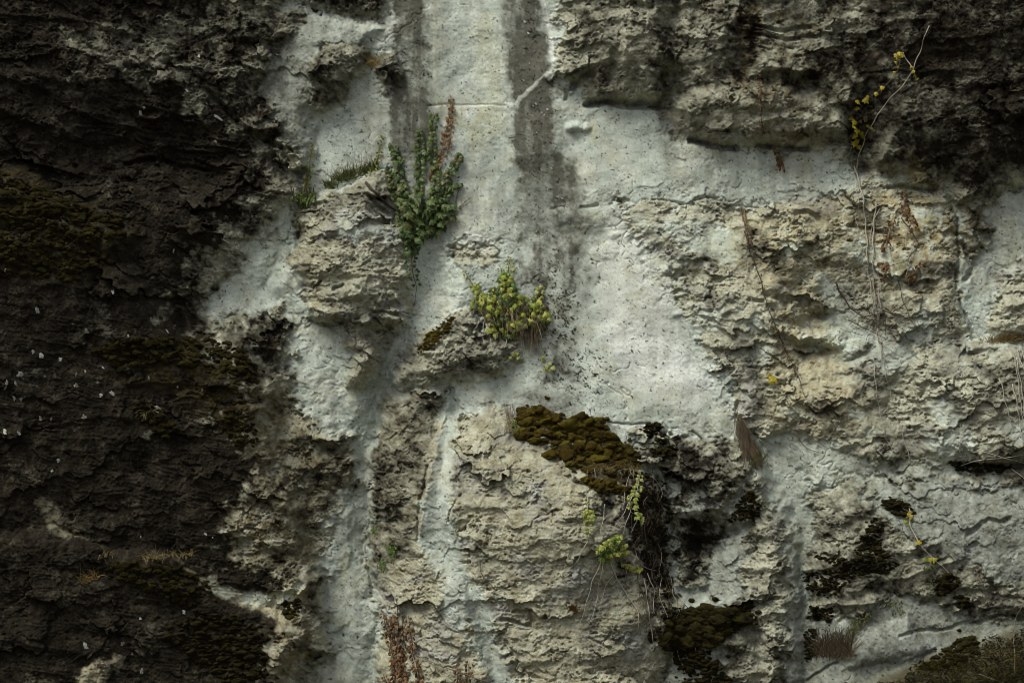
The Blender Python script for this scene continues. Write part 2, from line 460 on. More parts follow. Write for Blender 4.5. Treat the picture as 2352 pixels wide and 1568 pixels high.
# strata run strongly on the first bulge and the right shelf
for sd_, a in ((sB1, 1.0), (sB3, 0.8), (rough([(2050, 830), (2352, 800), (2960, 770), (2960, 1070), (2200, 1070), (2080, 1000)]), 0.8), (sRM, 0.12), (sRU, 0.35)):
    m = sstep(5, 40, sd_)
    ph = vs / 11 + 0.9 * perlin(U / 150, V / 60, 95) + 0.16 * W5 + 0.3 * W3
    fr = ph - np.floor(ph)
    H += a * m * (0.25 + 0.75 * rock) * 4.0 * (0.4 + 0.6 * sstep(-0.3, 0.4, W1 + 0.6 * W2)) * np.where(fr < 0.75, (fr / 0.75) ** 1.4, (1 - fr) / 0.25) * np.clip(perlin(U / 95, vs / 17, 96) * 1.9 + 0.3, 0, 1)
# vertical rain flutes in the right upper rock
H += rock * sstep(0, 80, sRU) * 7 * perlin(U / 26, V / 170, 98)

ph = vs / 8.5 + 0.6 * perlin(U / 120, V / 26, 180)
fr = ph - np.floor(ph)
H += smooth_left * 2.6 * np.where(fr < 0.7, fr / 0.7, (1 - fr) / 0.3) * np.clip(perlin(U / 90, vs / 20, 181) * 1.8 + 0.4, 0, 1)

# sprayed concrete: coarse droplets, soft waves, pin holes
quiet = 0.35 + 0.65 * sstep(-0.3, 0.5, fbm(U / 170, V / 150, 170, 3))          # some of the coat is trowel smooth, some droplet rough
cc = 6 * perlin(U / 90, V / 120, 100) + 2.4 * perlin(U / 40, V / 34, 101) + quiet * (0.95 * perlin(U / 13, V / 11, 102) + 0.75 * perlin(U / 6.2, V / 5.6, 103))
cc -= 3.0 * sstep(0.05, 0.0, np.abs(perlin(U / 120, V / 90, 171) + 0.25 * perlin(U / 22, V / 20, 172))) * sstep(0.15, 0.5, perlin(U / 210, V / 190, 173))
pit = sstep(0.62, 0.85, perlin(U / 7.5, V / 6.5, 105)) * sstep(-0.1, 0.5, perlin(U / 60, V / 60, 106) + 0.2)
cc -= 3.0 * pit
drape = sstep(-75, 25, srk + 26 * nE)
H += (0.62 * rock + 0.38 * drape) * rk + (1 - rock) * cc
H += 4.0 * sstep(0.5, 0.0, np.abs(rock - 0.5)) * perlin(U / 14, V / 12, 107)

# open joints, slots and scars
for pts, w, dep in (
        ([(482, 214), (560, 290), (640, 342), (690, 400)], 9, 24),
        ([(1352, 236), (1390, 230), (1450, 238), (1512, 240)], 13, 46), ([(1316, 196), (1340, 172), (1358, 168)], 12, 30),
        ([(1316, 175), (1308, 205), (1300, 225)], 5, 12),
        ([(1590, 322), (1640, 332), (1690, 342)], 11, 36), ([(1740, 332), (1800, 338), (1860, 346)], 8, 28),
        ([(1690, 55), (1740, 62), (1800, 72), (1860, 68)], 5, 14), ([(1720, 82), (1800, 92), (1870, 90)], 5, 12),
        ([(1500, 458), (1556, 462), (1580, 468), (1622, 456), (1650, 452)], 3, 7), ([(1640, 466), (1700, 472), (1740, 476)], 3, 6),
        ([(826, 436), (862, 470), (900, 490), (932, 500)], 6, 16), ([(930, 490), (945, 520)], 4, 10),
        ([(672, 510), (678, 545), (676, 575)], 5, 14), ([(696, 654), (720, 660), (738, 648)], 4, 12),
        ([(770, 664), (800, 652), (830, 668)], 6, 18), ([(716, 736), (760, 750), (790, 740)], 6, 16),
        ([(858, 714), (900, 724), (942, 730)], 5, 18), ([(870, 762), (915, 768)], 4, 9),
        ([(1086, 556), (1108, 562), (1130, 562), (1146, 578)], 3, 6),
        ([(1330, 968), (1390, 972)], 3, 7), ([(1400, 968), (1450, 976), (1490, 972)], 3, 7), ([(1300, 960), (1330, 972)], 3, 6), ([(1590, 990), (1615, 1006)], 3, 8),
        ([(1058, 1095), (1058, 1130), (1040, 1160), (1034, 1190)], 3, 8), ([(985, 1070), (970, 1130), (962, 1190), (964, 1230)], 4, 10),
        ([(850, 1180), (842, 1240), (848, 1310), (852, 1370)], 4, 10), ([(1180, 1395), (1220, 1392), (1222, 1430)], 5, 12), ([(1150, 1410), (1190, 1420), (1215, 1425)], 5, 16),
        ([(1350, 1452), (1380, 1468), (1398, 1440)], 3, 8), ([(1600, 1210), (1640, 1216)], 12, 26), ([(1660, 1225), (1720, 1210)], 14, 22),
        ([(2215, 1222), (2238, 1206), (2262, 1190), (2290, 1199), (2312, 1192)], 7, 12), ([(2060, 1452), (2110, 1441), (2150, 1444), (2190, 1430), (2240, 1428), (2290, 1412), (2330, 1414)], 5, 9), ([(1850, 1560), (1880, 1540), (1920, 1520)], 4, 10), ([(2200, 1062), (2300, 1070), (2352, 1066)], 9, 26),
        ([(2040, 430), (2080, 424), (2150, 438)], 6, 18), ([(1950, 520), (2000, 526), (2040, 540)], 6, 12), ([(1700, 920), (1690, 960)], 6, 12),
        ([(2210, 560), (2240, 610), (2220, 640)], 8, 16), ([(2198, 500), (2204, 600), (2196, 660)], 5, 14), ([(2205, 690), (2220, 740), (2235, 780)], 5, 14),
        ([(1830, 495), (1860, 488), (1880, 500)], 9, 18), ([(1720, 510), (1740, 520)], 7, 10), ([(1720, 690), (1745, 695)], 7, 12), ([(1610, 712), (1640, 716)], 6, 12),
        ([(1335, 476), (1372, 472)], 6, 9), ([(1268, 482), (1300, 474)], 5, 6),
        ([(130, 440), (300, 420), (380, 400), (450, 480)], 3, 5), ([(300, 380), (360, 370), (480, 392)], 6, 16)):
    H -= dep * near_line(pts, w, 0.8) ** 0.7
# bosses on the concrete
for x, y, r, a in ((1318, 288, 20, 24), (1346, 292, 14, 14), (1308, 208, 9, 14), (1280, 140, 8, 12), (1282, 150, 7, 12), (1390, 575, 26, 8), (1405, 540, 14, 6),
                   (1600, 780, 9, 8), (1590, 700, 12, 10), (1555, 722, 11, 9), (1280, 500, 30, 10), (1290, 970, 14, 8), (1855, 490, 26, 10)):
    H += a * 0.75 * blob(x, y, r * 1.15, r * 0.85, 1.1, 0.9)
# raised seam across the dark run-off band
H += 1.5 * near_line([(1160, 244), (1185, 226), (1210, 204), (1236, 186), (1266, 166), (1280, 150)], 13, 0.3)
H -= 2.5 * near_line([(980, 243), (1030, 236), (1070, 238), (1160, 238)], 3, 0.5)

# ------------------------------------------------------------------ what grows on and stains the rock, plus painted corner falloff (masks of the materials)
n1 = fbm(U / 120, V / 120, 120, 4, 0.6)
n2 = fbm(U / 34, V / 30, 125, 4, 0.65)
n3 = fbm(U / 11, V / 10, 130, 3, 0.7)
nv = np.clip(fbm(U / 26, V / 260, 135, 3, 0.6), -0.6, 0.6)


def soft(m, amt=0.5):
    return np.clip(m + amt * (n2 * 0.6 + n3 * 0.35) * np.clip(4 * m * (1 - m) + 0.15, 0, 1), 0, 1)


dk = np.zeros(U.shape, F)
dk = np.maximum(dk, (1.0 - 0.27 * sstep(-20, 60, rough([(140, 60), (460, 20), (660, 120), (640, 330), (560, 290), (470, 215), (300, 215), (150, 240)]))) * sstep(-50, 60, sLD + 40 * n1 + 26 * n2))
dk = np.maximum(dk, (0.80 - 0.17 * sstep(820, 1000, V)) * sstep(-34, 44, sL + 26 * n1 + 22 * n2))
dk = np.maximum(dk, 0.74 * sstep(-8, 40, lup) )
dk = np.maximum(dk, 0.70 * sstep(-12, 25, sLBR))
dk = np.maximum(dk, 0.70 * sstep(-12, 25, sLBR2))
dk = np.maximum(dk, 0.78 * sstep(-6, 10, sBOX))
dk = np.maximum(dk, 0.60 * sstep(-12, 50, sRU) + 0.30 * sstep(1600, 2150, U + 60 * n1) * sstep(-10, 60, sRU))  # brown rock, deepened rightward: lens falloff painted into the colour
dk = np.maximum(dk, 0.92 * sstep(-130, 170, rough(P_RDARK) + 40 * n1))  # dark brown rock, with overhang shade and lens falloff painted in
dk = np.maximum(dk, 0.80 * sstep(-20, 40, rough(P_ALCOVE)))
s1 = smooth(P_S1)
s2 = smooth(P_S2)
dk = np.maximum(dk, np.clip(0.93 + 0.16 * nv + 0.10 * n1, 0, 1) * sstep(-14, 18, s1 + 7 * n2 + 3 * nv) * sstep(640, 260, V + 60 * nv))
dk = np.maximum(dk, np.clip(0.93 + 0.16 * nv + 0.10 * n1, 0, 1) * sstep(-14, 22, s2 + 9 * n2 + 4 * nv) * sstep(1050, 300, V + 90 * nv))
dk = np.maximum(dk, np.clip(0.66 + 0.25 * n2 + 0.2 * nv, 0, 1) * sstep(-34, 36, s2 + 10 * n2))
dk = np.maximum(dk, 0.66 * sstep(-22, 34, smooth(P_S2B)))
dk = np.maximum(dk, 0.42 * sstep(40, 0, np.abs(U - 1530 - 0.02 * V)) * sstep(460, 380, V) * sstep(220, 260, V))
dk = np.maximum(dk, 0.26 * sstep(-10, 30, sB1))
dk = np.maximum(dk, 0.42 * sstep(-10, 30, rough([(756, 432), (810, 412), (860, 388), (902, 396), (908, 470), (900, 500), (820, 500), (700, 520), (690, 480)])))
dk = np.maximum(dk, 0.46 * sstep(-10, 30, sB2))
dk = np.maximum(dk, 0.66 * sstep(-12, 20, rough(P_B3COL)) * (1 - lm_conc))
dk = np.maximum(dk, 0.20 * sstep(-10, 30, sB3))
dk = np.maximum(dk, 0.95 * sstep(-40, 50, sBLK + 24 * n2))
dk = np.maximum(dk, 0.84 * sstep(-24, 40, sDK2 + 14 * n2) * (1 - 0.55 * lm_conc))
dk = np.maximum(dk, 0.72 * sstep(-40, 50, 20 * n2 + rough([(1320, 1040), (1430, 1058), (1440, 1230), (1480, 1330), (1440, 1340), (1370, 1230), (1330, 1130)])))
dk = np.maximum(dk, 0.55 * sstep(-30, 40, rough([(1860, 1240), (2050, 1180), (2120, 1290), (2130, 1380), (1960, 1440), (1860, 1430)])))
dk = np.maximum(dk, 0.60 * sstep(-40, 60, rough([(2060, 1280), (2352, 1180), (2960, 1150), (2960, 2100), (1900, 2100), (1960, 1450)])))  # lower right corner: some dirt, and lens falloff painted into the tone
dk = np.maximum(dk, 0.50 * sstep(-30, 40, rough([(2230, 830), (2352, 790), (2960, 770), (2960, 1060), (2280, 1060)])))
dk = np.maximum(dk, 0.62 * sstep(-30, 34, rough([(2205, 470), (2270, 470), (2280, 560), (2240, 610), (2205, 600)])))
dk = np.maximum(dk, 0.70 * sstep(-30, 30, rough([(1520, 1420), (1600, 1400), (1740, 1410), (1700, 1568), (1690, 2100), (1500, 2100)])))
dk = np.maximum(dk, 0.9 * sstep(-10, 40, sBANK))
dk = np.maximum(dk, 0.40 * sstep(60, 0, np.abs(U - 1850 + 0.1 * (V - 1300))) * sstep(1050, 1300, V))
dk = np.maximum(dk, 0.55 * sstep(-20, 20, rough([(640, 1440), (770, 1490), (700, 1568), (690, 2100), (600, 2100)])))
dk = np.maximum(dk, 0.40 * sstep(-30, 60, sRM) * sstep(-0.1, 0.5, n1))
dk = np.maximum(dk, 0.46 * sstep(0, 90, sRM) * blob(2030, 560, 190, 170, 0.8) * np.clip(0.6 + n2, 0, 1))
dk = np.maximum(dk, 0.5 * sstep(-20, 40, sL) * 1.0)
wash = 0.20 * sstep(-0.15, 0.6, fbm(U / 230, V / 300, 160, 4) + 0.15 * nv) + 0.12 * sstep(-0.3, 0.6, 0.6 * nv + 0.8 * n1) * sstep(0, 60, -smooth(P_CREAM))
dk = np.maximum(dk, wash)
dk = np.maximum(dk, 0.64 * sstep(1560, 2200, U + 0.55 * (V - 1100) + 90 * n1) * sstep(960, 1140, V + 60 * n1))  # lens falloff painted into the colour towards the lower right
dk = np.maximum(dk, 0.56 * sstep(-30, 40, 20 * n2 + rough([(1545, 1090), (1715, 1060), (1755, 1200), (1740, 1400), (1560, 1410)])))  # whole hollow darkened in colour, concrete included
dk = np.maximum(dk, 0.30 * sstep(640, 560, U + 0.2 * V - 250) * 0 + 0.34 * sstep(-20, 60, rough([(620, -200), (905, -200), (880, 60), (850, 120), (740, 120), (690, 200), (620, 160)])))
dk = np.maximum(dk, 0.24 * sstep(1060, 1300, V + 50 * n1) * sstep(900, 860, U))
# pale places on the brown rock
pale = np.maximum.reduce([0.6 * sstep(-25, 25, rough([(690, 60), (790, 35), (850, 60), (800, 95), (735, 110), (720, 150), (690, 120)])),
                          0.55 * sstep(-25, 20, rough([(700, 200), (735, 230), (720, 330), (710, 390), (690, 390), (680, 300)])),
                          0.7 * sstep(-20, 20, rough([(1420, 30), (1460, 10), (1450, 90), (1420, 120), (1400, 100)])),
                          0.55 * sstep(-30, 30, rough([(1600, 200), (1900, 230), (1930, 300), (1880, 330), (1600, 290), (1540, 270)])),
                          0.50 * sstep(-30, 30, rough([(1740, 10), (1900, 20), (1880, 110), (1760, 60)])),
                          0.7 * sstep(-14, 14, rough([(1940, 0), (1975, 0), (1985, 80), (1960, 120), (1945, 90)])),
                          0.75 * sstep(-16, 16, rough([(480, 1335), (560, 1380), (640, 1392), (690, 1370), (690, 1340), (600, 1352), (540, 1330), (490, 1300)])),
                          0.9 * sstep(-8, 8, rough([(215, 1510), (250, 1490), (306, 1494), (290, 1530), (275, 1568), (290, 2100), (190, 2100)])),
                          0.5 * sstep(-14, 10, rough([(120, 1130), (150, 1150), (180, 1195), (250, 1205), (240, 1225), (160, 1210), (130, 1180)])),
                          0.55 * sstep(-10, 14, rough([(500, 700), (640, 690), (650, 660), (560, 660)])),
                          0.65 * sstep(-20, 20, rough([(500, 640), (620, 600), (650, 560), (640, 640), (540, 660)])),
                          0.75 * sstep(-20, 20, rough([(1450, 380), (1560, 390), (1700, 440), (1560, 450), (1430, 440)]))])
pale = np.clip(pale * (0.85 + 0.45 * n2), 0, 1)
dk = dk * (1 - 0.72 * pale * (1 - 0.3 * sBLK.clip(0, 1)))
ridge = sstep(-14, 12, 8 * n2 + rough([(425, 1280), (480, 1318), (545, 1350), (600, 1358), (660, 1346), (700, 1335), (700, 1378), (640, 1392), (560, 1382), (490, 1338)]))
dk = dk * (1 - 0.85 * ridge)
seam = sstep(0.0, 0.55, near_line([(1160, 243), (1185, 229), (1206, 209), (1232, 190), (1268, 163)], 7, 0.9))
dk = dk * (1 - 0.7 * seam)
# weather breaks the dark skin up
brk = 0.34 * n1 + 0.42 * n2 + 0.22 * n3
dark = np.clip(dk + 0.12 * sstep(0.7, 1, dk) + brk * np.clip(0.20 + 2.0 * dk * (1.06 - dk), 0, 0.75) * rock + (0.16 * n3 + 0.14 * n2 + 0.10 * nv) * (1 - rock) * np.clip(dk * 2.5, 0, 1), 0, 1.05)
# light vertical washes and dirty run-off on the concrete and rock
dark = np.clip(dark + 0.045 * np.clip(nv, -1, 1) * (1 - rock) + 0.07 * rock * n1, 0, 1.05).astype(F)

och = np.clip(0.5 * n1 + 0.45 * n2 - 0.25, 0, 1) * rock * 0.8
och = np.maximum(och, 0.75 * sstep(-50, 60, smooth(P_RWARM)) * np.clip(0.55 + 0.6 * n2 + 0.4 * n1, 0, 1))
och = np.maximum(och, 1.2 * blob(2090, 540, 170, 190) * np.clip(0.45 + n2, 0, 1))
och = np.maximum(och, 0.7 * blob(1830, 200, 240, 150) * np.clip(0.3 + 0.9 * n2 + 0.6 * n1, 0, 1))
och = np.maximum(och, 0.8 * sstep(-20, 20, rough([(2080, 340), (2130, 350), (2140, 430), (2090, 430)])))
och = np.maximum(och, 0.55 * blob(1810, 140, 90, 40) * np.clip(0.5 + n2, 0, 1) * 1.3)
och = np.maximum(och, 0.55 * sstep(-30, 40, rough([(1750, 820), (1870, 800), (1990, 900), (1960, 980), (1780, 960)])) * np.clip(0.75 + 0.5 * n2, 0, 1))
och = np.maximum(och, 0.42 * sstep(-20, 30, sB1) * np.clip(0.35 + 0.9 * n2 + (740 - U) / 160, 0, 1))
och = np.maximum(och, 0.36 * sstep(-10, 40, sB3) * np.clip(0.55 + 0.8 * n2, 0, 1) * (1 - lm_conc))
och = np.maximum(och, 0.85 * sstep(0, 40, sL) * np.clip(0.55 + 0.7 * n2, 0, 1) * sstep(820, 940, V))
och = np.maximum(och, 0.9 * sstep(0, 30, sRU) * sstep(0.15, 0.6, n1 + 0.4 * n2) * sstep(1500, 1700, U))
# yellow algae on the concrete
alg = 0.62 * sstep(-16, 26, smooth([(985, 195), (1020, 215), (1160, 215), (1165, 290), (1120, 320), (1090, 370), (1060, 300), (1000, 290)])) * np.clip(0.65 + 0.6 * n2 + 0.5 * nv, 0, 1)
alg = np.maximum(alg, 0.42 * sstep(-10, 20, smooth([(1085, 40), (1150, 0), (1158, 230), (1110, 230), (1085, 180)])) * np.clip(0.8 + 0.6 * nv, 0, 1))
alg = np.maximum(alg, 0.40 * sstep(0, 60, 60 - np.abs(U - 1000) * 3) * sstep(300, 100, V))
alg = np.maximum(alg, 0.35 * blob(1500, 910, 130, 90) * np.clip(0.6 + n2, 0, 1.2) + 0.4 * blob(1960, 1090, 160, 130) * np.clip(0.5 + n2, 0, 1))
alg = np.maximum(alg, 0.6 * blob(1366, 300, 14, 40) + 0.5 * blob(1360, 500, 40, 18) + 0.5 * blob(790, 1300, 18, 60) + 0.4 * blob(790, 1425, 40, 16))
alg = np.maximum(alg, 0.22 * sstep(-60, 60, rough(P_CREAM)))
alg = np.maximum(alg, 0.42 * np.clip(0.9 * n1 + 0.5 * n2 + 0.05, 0, 1))
alg = np.clip(alg * (1 - rock), 0, 1)
ochre = np.clip(np.maximum(och, alg), 0, 1).astype(F)

# black crust freckles
spk = 0.75 * perlin(U / 5.6, V / 5.4, 150) + 0.7 * perlin(U / 15, V / 13, 151) + 0.6 * perlin(U / 3.4, V / 3.4, 152)
dens = np.maximum.reduce([0.85 * blob(1270, 700, 80, 190), 1.0 * blob(1290, 700, 60, 70), 0.95 * blob(1300, 760, 70, 50), 0.9 * blob(1330, 850, 120, 100),
                          0.55 * blob(1240, 300, 90, 330), 0.55 * blob(960, 190, 50, 230), 0.75 * blob(1220, 60, 26, 110), 0.7 * blob(975, 170, 20, 130),
                          0.6 * blob(1330, 950, 140, 60), 0.34 * np.ones(U.shape, F) * (1 - rock)])
black = sstep(1.02, 1.16, spk + 0.95 * dens) * (1 - 0.6 * sstep(0.5, 1, rock))
bl2 = np.maximum.reduce([0.80 * sstep(-30, 40, 22 * n2 + rough([(1380, 1090), (1500, 1080), (1560, 1110), (1570, 1250), (1560, 1440), (1500, 1450), (1450, 1320), (1400, 1200)])),0.95 * sstep(-20, 30, rough([(1420, 1060), (1540, 1110), (1545, 1330), (1500, 1400), (1470, 1300), (1430, 1180)])),
                         0.6 * sstep(-20, 30, sDK2) , 0.42 * sstep(0, 40, sLD), 0.55 * sstep(-20, 20, rough([(1340, 1040), (1420, 1060), (1400, 1180), (1340, 1130)])),
                         0.6 * sstep(-10, 20, rough(P_B3COL)) * (1 - lm_conc) * 0.7, 0.35 * sstep(0, 40, sRU)])
black = np.maximum(black, sstep(0.70, 0.95, bl2 + 0.55 * n2 + 0.25 * n3) * 0.9)
black = np.clip(black, 0, 1).astype(F)

# white lime, and a whitened area mid concrete
white = np.zeros(U.shape, F)
for pts, w in (([(985, 243), (1030, 236), (1066, 238), (1110, 240), (1130, 237), (1172, 232)], 3.0), ([(1163, 242), (1185, 228), (1204, 210), (1230, 190), (1268, 163)], 5.0), ([(1066, 238), (1074, 250), (1072, 262)], 5.0),
               ([(1048, 238), (1058, 256)], 5.0), ([(1245, 0), (1262, 60), (1270, 140)], 8), ([(1392, 970), (1440, 982), (1490, 974)], 3), ([(905, 10), (900, 40), (890, 70)], 10), ([(895, 75), (870, 100)], 6)):
    white = np.maximum(white, sstep(0, 0.6, near_line(pts, w, 0.5)))
white = np.maximum(white, 0.8 * sstep(0, 0.5, blob(500, 272, 16, 8)) + sstep(0, 0.5, blob(1100, 546, 34, 9)) + 0.7 * sstep(0, .5, blob(1205, 520, 9, 8)))
white = np.maximum(white, 0.75 * sstep(0.25, 0.7, n1 + 0.5 * n2) * rock * sstep(0.55, 0.2, dk))
white = np.maximum(white, np.maximum(0.40 * sstep(0.0, 0.6, n1), 0.85 * sstep(-50, 50, smooth([(1400, 470), (1470, 560), (1540, 650), (1550, 780), (1640, 880), (1600, 930), (1440, 900), (1380, 760), (1380, 600)]))) * (1 - rock) * sstep(0.45, 0.15, dk))
white = np.clip(white, 0, 1).astype(F)

# moss film (thin green brown growth between the cushions)
P_MOSS = {
    'ledge': [(1196, 940), (1250, 945), (1300, 965), (1350, 960), (1400, 985), (1396, 1010), (1440, 1030), (1466, 1058), (1470, 1090), (1420, 1110), (1330, 1090), (1290, 1060), (1240, 1040), (1250, 1010), (1180, 1005), (1190, 970)],
    'left': [(0, 385), (130, 440), (310, 525), (300, 560), (270, 620), (200, 640), (0, 620)],
    'left2': [(340, 790), (450, 772), (560, 800), (600, 850), (590, 980), (540, 1000), (420, 900), (240, 860)],
}
moss = np.maximum.reduce([0.85 * sstep(-12, 20, rough(P_MOSS['ledge']) + 10 * n2) * sstep(-0.7, 0.1, n2), 0.8 * sstep(-40, 30, rough(P_MOSS['left'])) * sstep(-0.4, 0.3, n2), 0.7 * sstep(-30, 40, rough(P_MOSS['left2'])) * sstep(-0.4, 0.3, n2),
                          0.9 * sstep(-10, 20, sBANK), 0.8 * sstep(-6, 10, rough([(955, 800), (1010, 745), (1040, 735), (1020, 770), (985, 810)])) * sstep(-.5, .1, n2),
                          0.8 * sstep(-12, 16, rough([(1530, 1420), (1600, 1400), (1660, 1390), (1730, 1405), (1700, 1440), (1640, 1480), (1560, 1500), (1520, 1470)]))])
moss = np.clip(moss, 0, 1).astype(F)

# ------------------------------------------------------------------ the surface in metres, and a way to stand things on it
PX = ((U - 1176) / S).astype(F)
PZ = (ZC + (784 - V) / S).astype(F)
PY = (-H / S).astype(F)


def surf(u, v):
    """point on the cliff face and its outward normal"""
    i = int(np.clip(np.searchsorted(UA, u) - 1, 1, NU - 3))
    j = int(np.clip(np.searchsorted(VA, v) - 1, 1, NV - 3))
    fx = (u - UA[i]) / (UA[i + 1] - UA[i])
    fy = (v - VA[j]) / (VA[j + 1] - VA[j])
    y = (PY[j, i] * (1 - fx) + PY[j, i + 1] * fx) * (1 - fy) + (PY[j + 1, i] * (1 - fx) + PY[j + 1, i + 1] * fx) * fy
    k = 3
    i0, i1, j0, j1 = max(i - k, 0), min(i + k, NU - 1), max(j - k, 0), min(j + k, NV - 1)
    dydx = (PY[j, i1] - PY[j, i0]) / (PX[j, i1] - PX[j, i0])
    dydz = (PY[j1, i] - PY[j0, i]) / (PZ[j1, i] - PZ[j0, i])
    n = Vector((float(dydx), -1.0, float(dydz))).normalized()
    return Vector(((u - 1176) / S, float(y), ZC + (784 - v) / S)), n


def front(u, v, r=8):
    """point that clears the highest relief within r of (u, v)"""
    i0, i1 = np.searchsorted(UA, [u - r, u + r])
    j0, j1 = np.searchsorted(VA, [v - r, v + r])
    return float(PY[j0:j1 + 1, i0:i1 + 1].min())


# ------------------------------------------------------------------ materials
def new_mat(name):
    m = bpy.data.materials.new(name)
    m.use_nodes = True
    t = m.node_tree
    t.nodes.clear()
    o = t.nodes.new('ShaderNodeOutputMaterial')
    p = t.nodes.new('ShaderNodeBsdfPrincipled')
    t.links.new(p.outputs[0], o.inputs[0])
    p.inputs['Roughness'].default_value = 0.9
    p.inputs['Specular IOR Level'].default_value = 0.2
    return m, t, p


class NT:
    def __init__(self, t):
        self.t = t
        self.co = t.nodes.new('ShaderNodeNewGeometry').outputs['Position']

    def noise(self, scale, detail=4, rough=0.6, vec=None, dist=0.0):
        n = self.t.nodes.new('ShaderNodeTexNoise')
        n.inputs['Scale'].default_value = scale
        n.inputs['Detail'].default_value = detail
        n.inputs['Roughness'].default_value = rough
        n.inputs['Distortion'].default_value = dist
        self.t.links.new(vec if vec is not None else self.co, n.inputs['Vector'])
        return n.outputs['Fac']

    def ramp(self, fac, stops):
        r = self.t.nodes.new('ShaderNodeValToRGB')
        e = r.color_ramp.elements
        while len(e) < len(stops):
            e.new(0.5)
        for el_, (pos, c) in zip(e, stops):
            el_.position = pos
            el_.color = (*c, 1) if len(c) == 3 else c
        self.t.links.new(fac, r.inputs[0])
        return r.outputs[0]

    def mix(self, fac, a, b, mode='MIX'):
        m = self.t.nodes.new('ShaderNodeMix')
        m.data_type = 'RGBA'
        m.blend_type = mode
        m.clamp_factor = True
        for sock, val in ((m.inputs[0], fac), (m.inputs[6], a), (m.inputs[7], b)):
            if isinstance(val, (int, float)):
                sock.default_value = val
            elif isinstance(val, tuple):
                sock.default_value = (*val, 1)
            else:
                self.t.links.new(val, sock)
        return m.outputs[2]

    def math(self, op, a, b=None, c=None, clamp=False):
        m = self.t.nodes.new('ShaderNodeMath')
        m.operation = op
        m.use_clamp = clamp
        for k, val in enumerate((a, b, c)):
            if val is None:
                continue
            if isinstance(val, (int, float)):
                m.inputs[k].default_value = val
            else:
                self.t.links.new(val, m.inputs[k])
        return m.outputs[0]

    def attr(self, name):
        a = self.t.nodes.new('ShaderNodeAttribute')
        a.attribute_name = name
        return a.outputs['Fac']

    def stretch(self, sx, sy, sz, rot=0.0):
        m = self.t.nodes.new('ShaderNodeMapping')
        m.inputs['Scale'].default_value = (sx, sy, sz)
        m.inputs['Rotation'].default_value = (0, rot, 0)
        self.t.links.new(self.co, m.inputs['Vector'])
        return m.outputs[0]

    def bump(self, h, dist, strength=1.0, normal=None):
        b = self.t.nodes.new('ShaderNodeBump')
        if isinstance(strength, (int, float)):
            b.inputs['Strength'].default_value = strength
        else:
            self.t.links.new(strength, b.inputs['Strength'])
        b.inputs['Distance'].default_value = dist
        self.t.links.new(h, b.inputs['Height'])
        if normal is not None:
            self.t.links.new(normal, b.inputs['Normal'])
        return b.outputs[0]


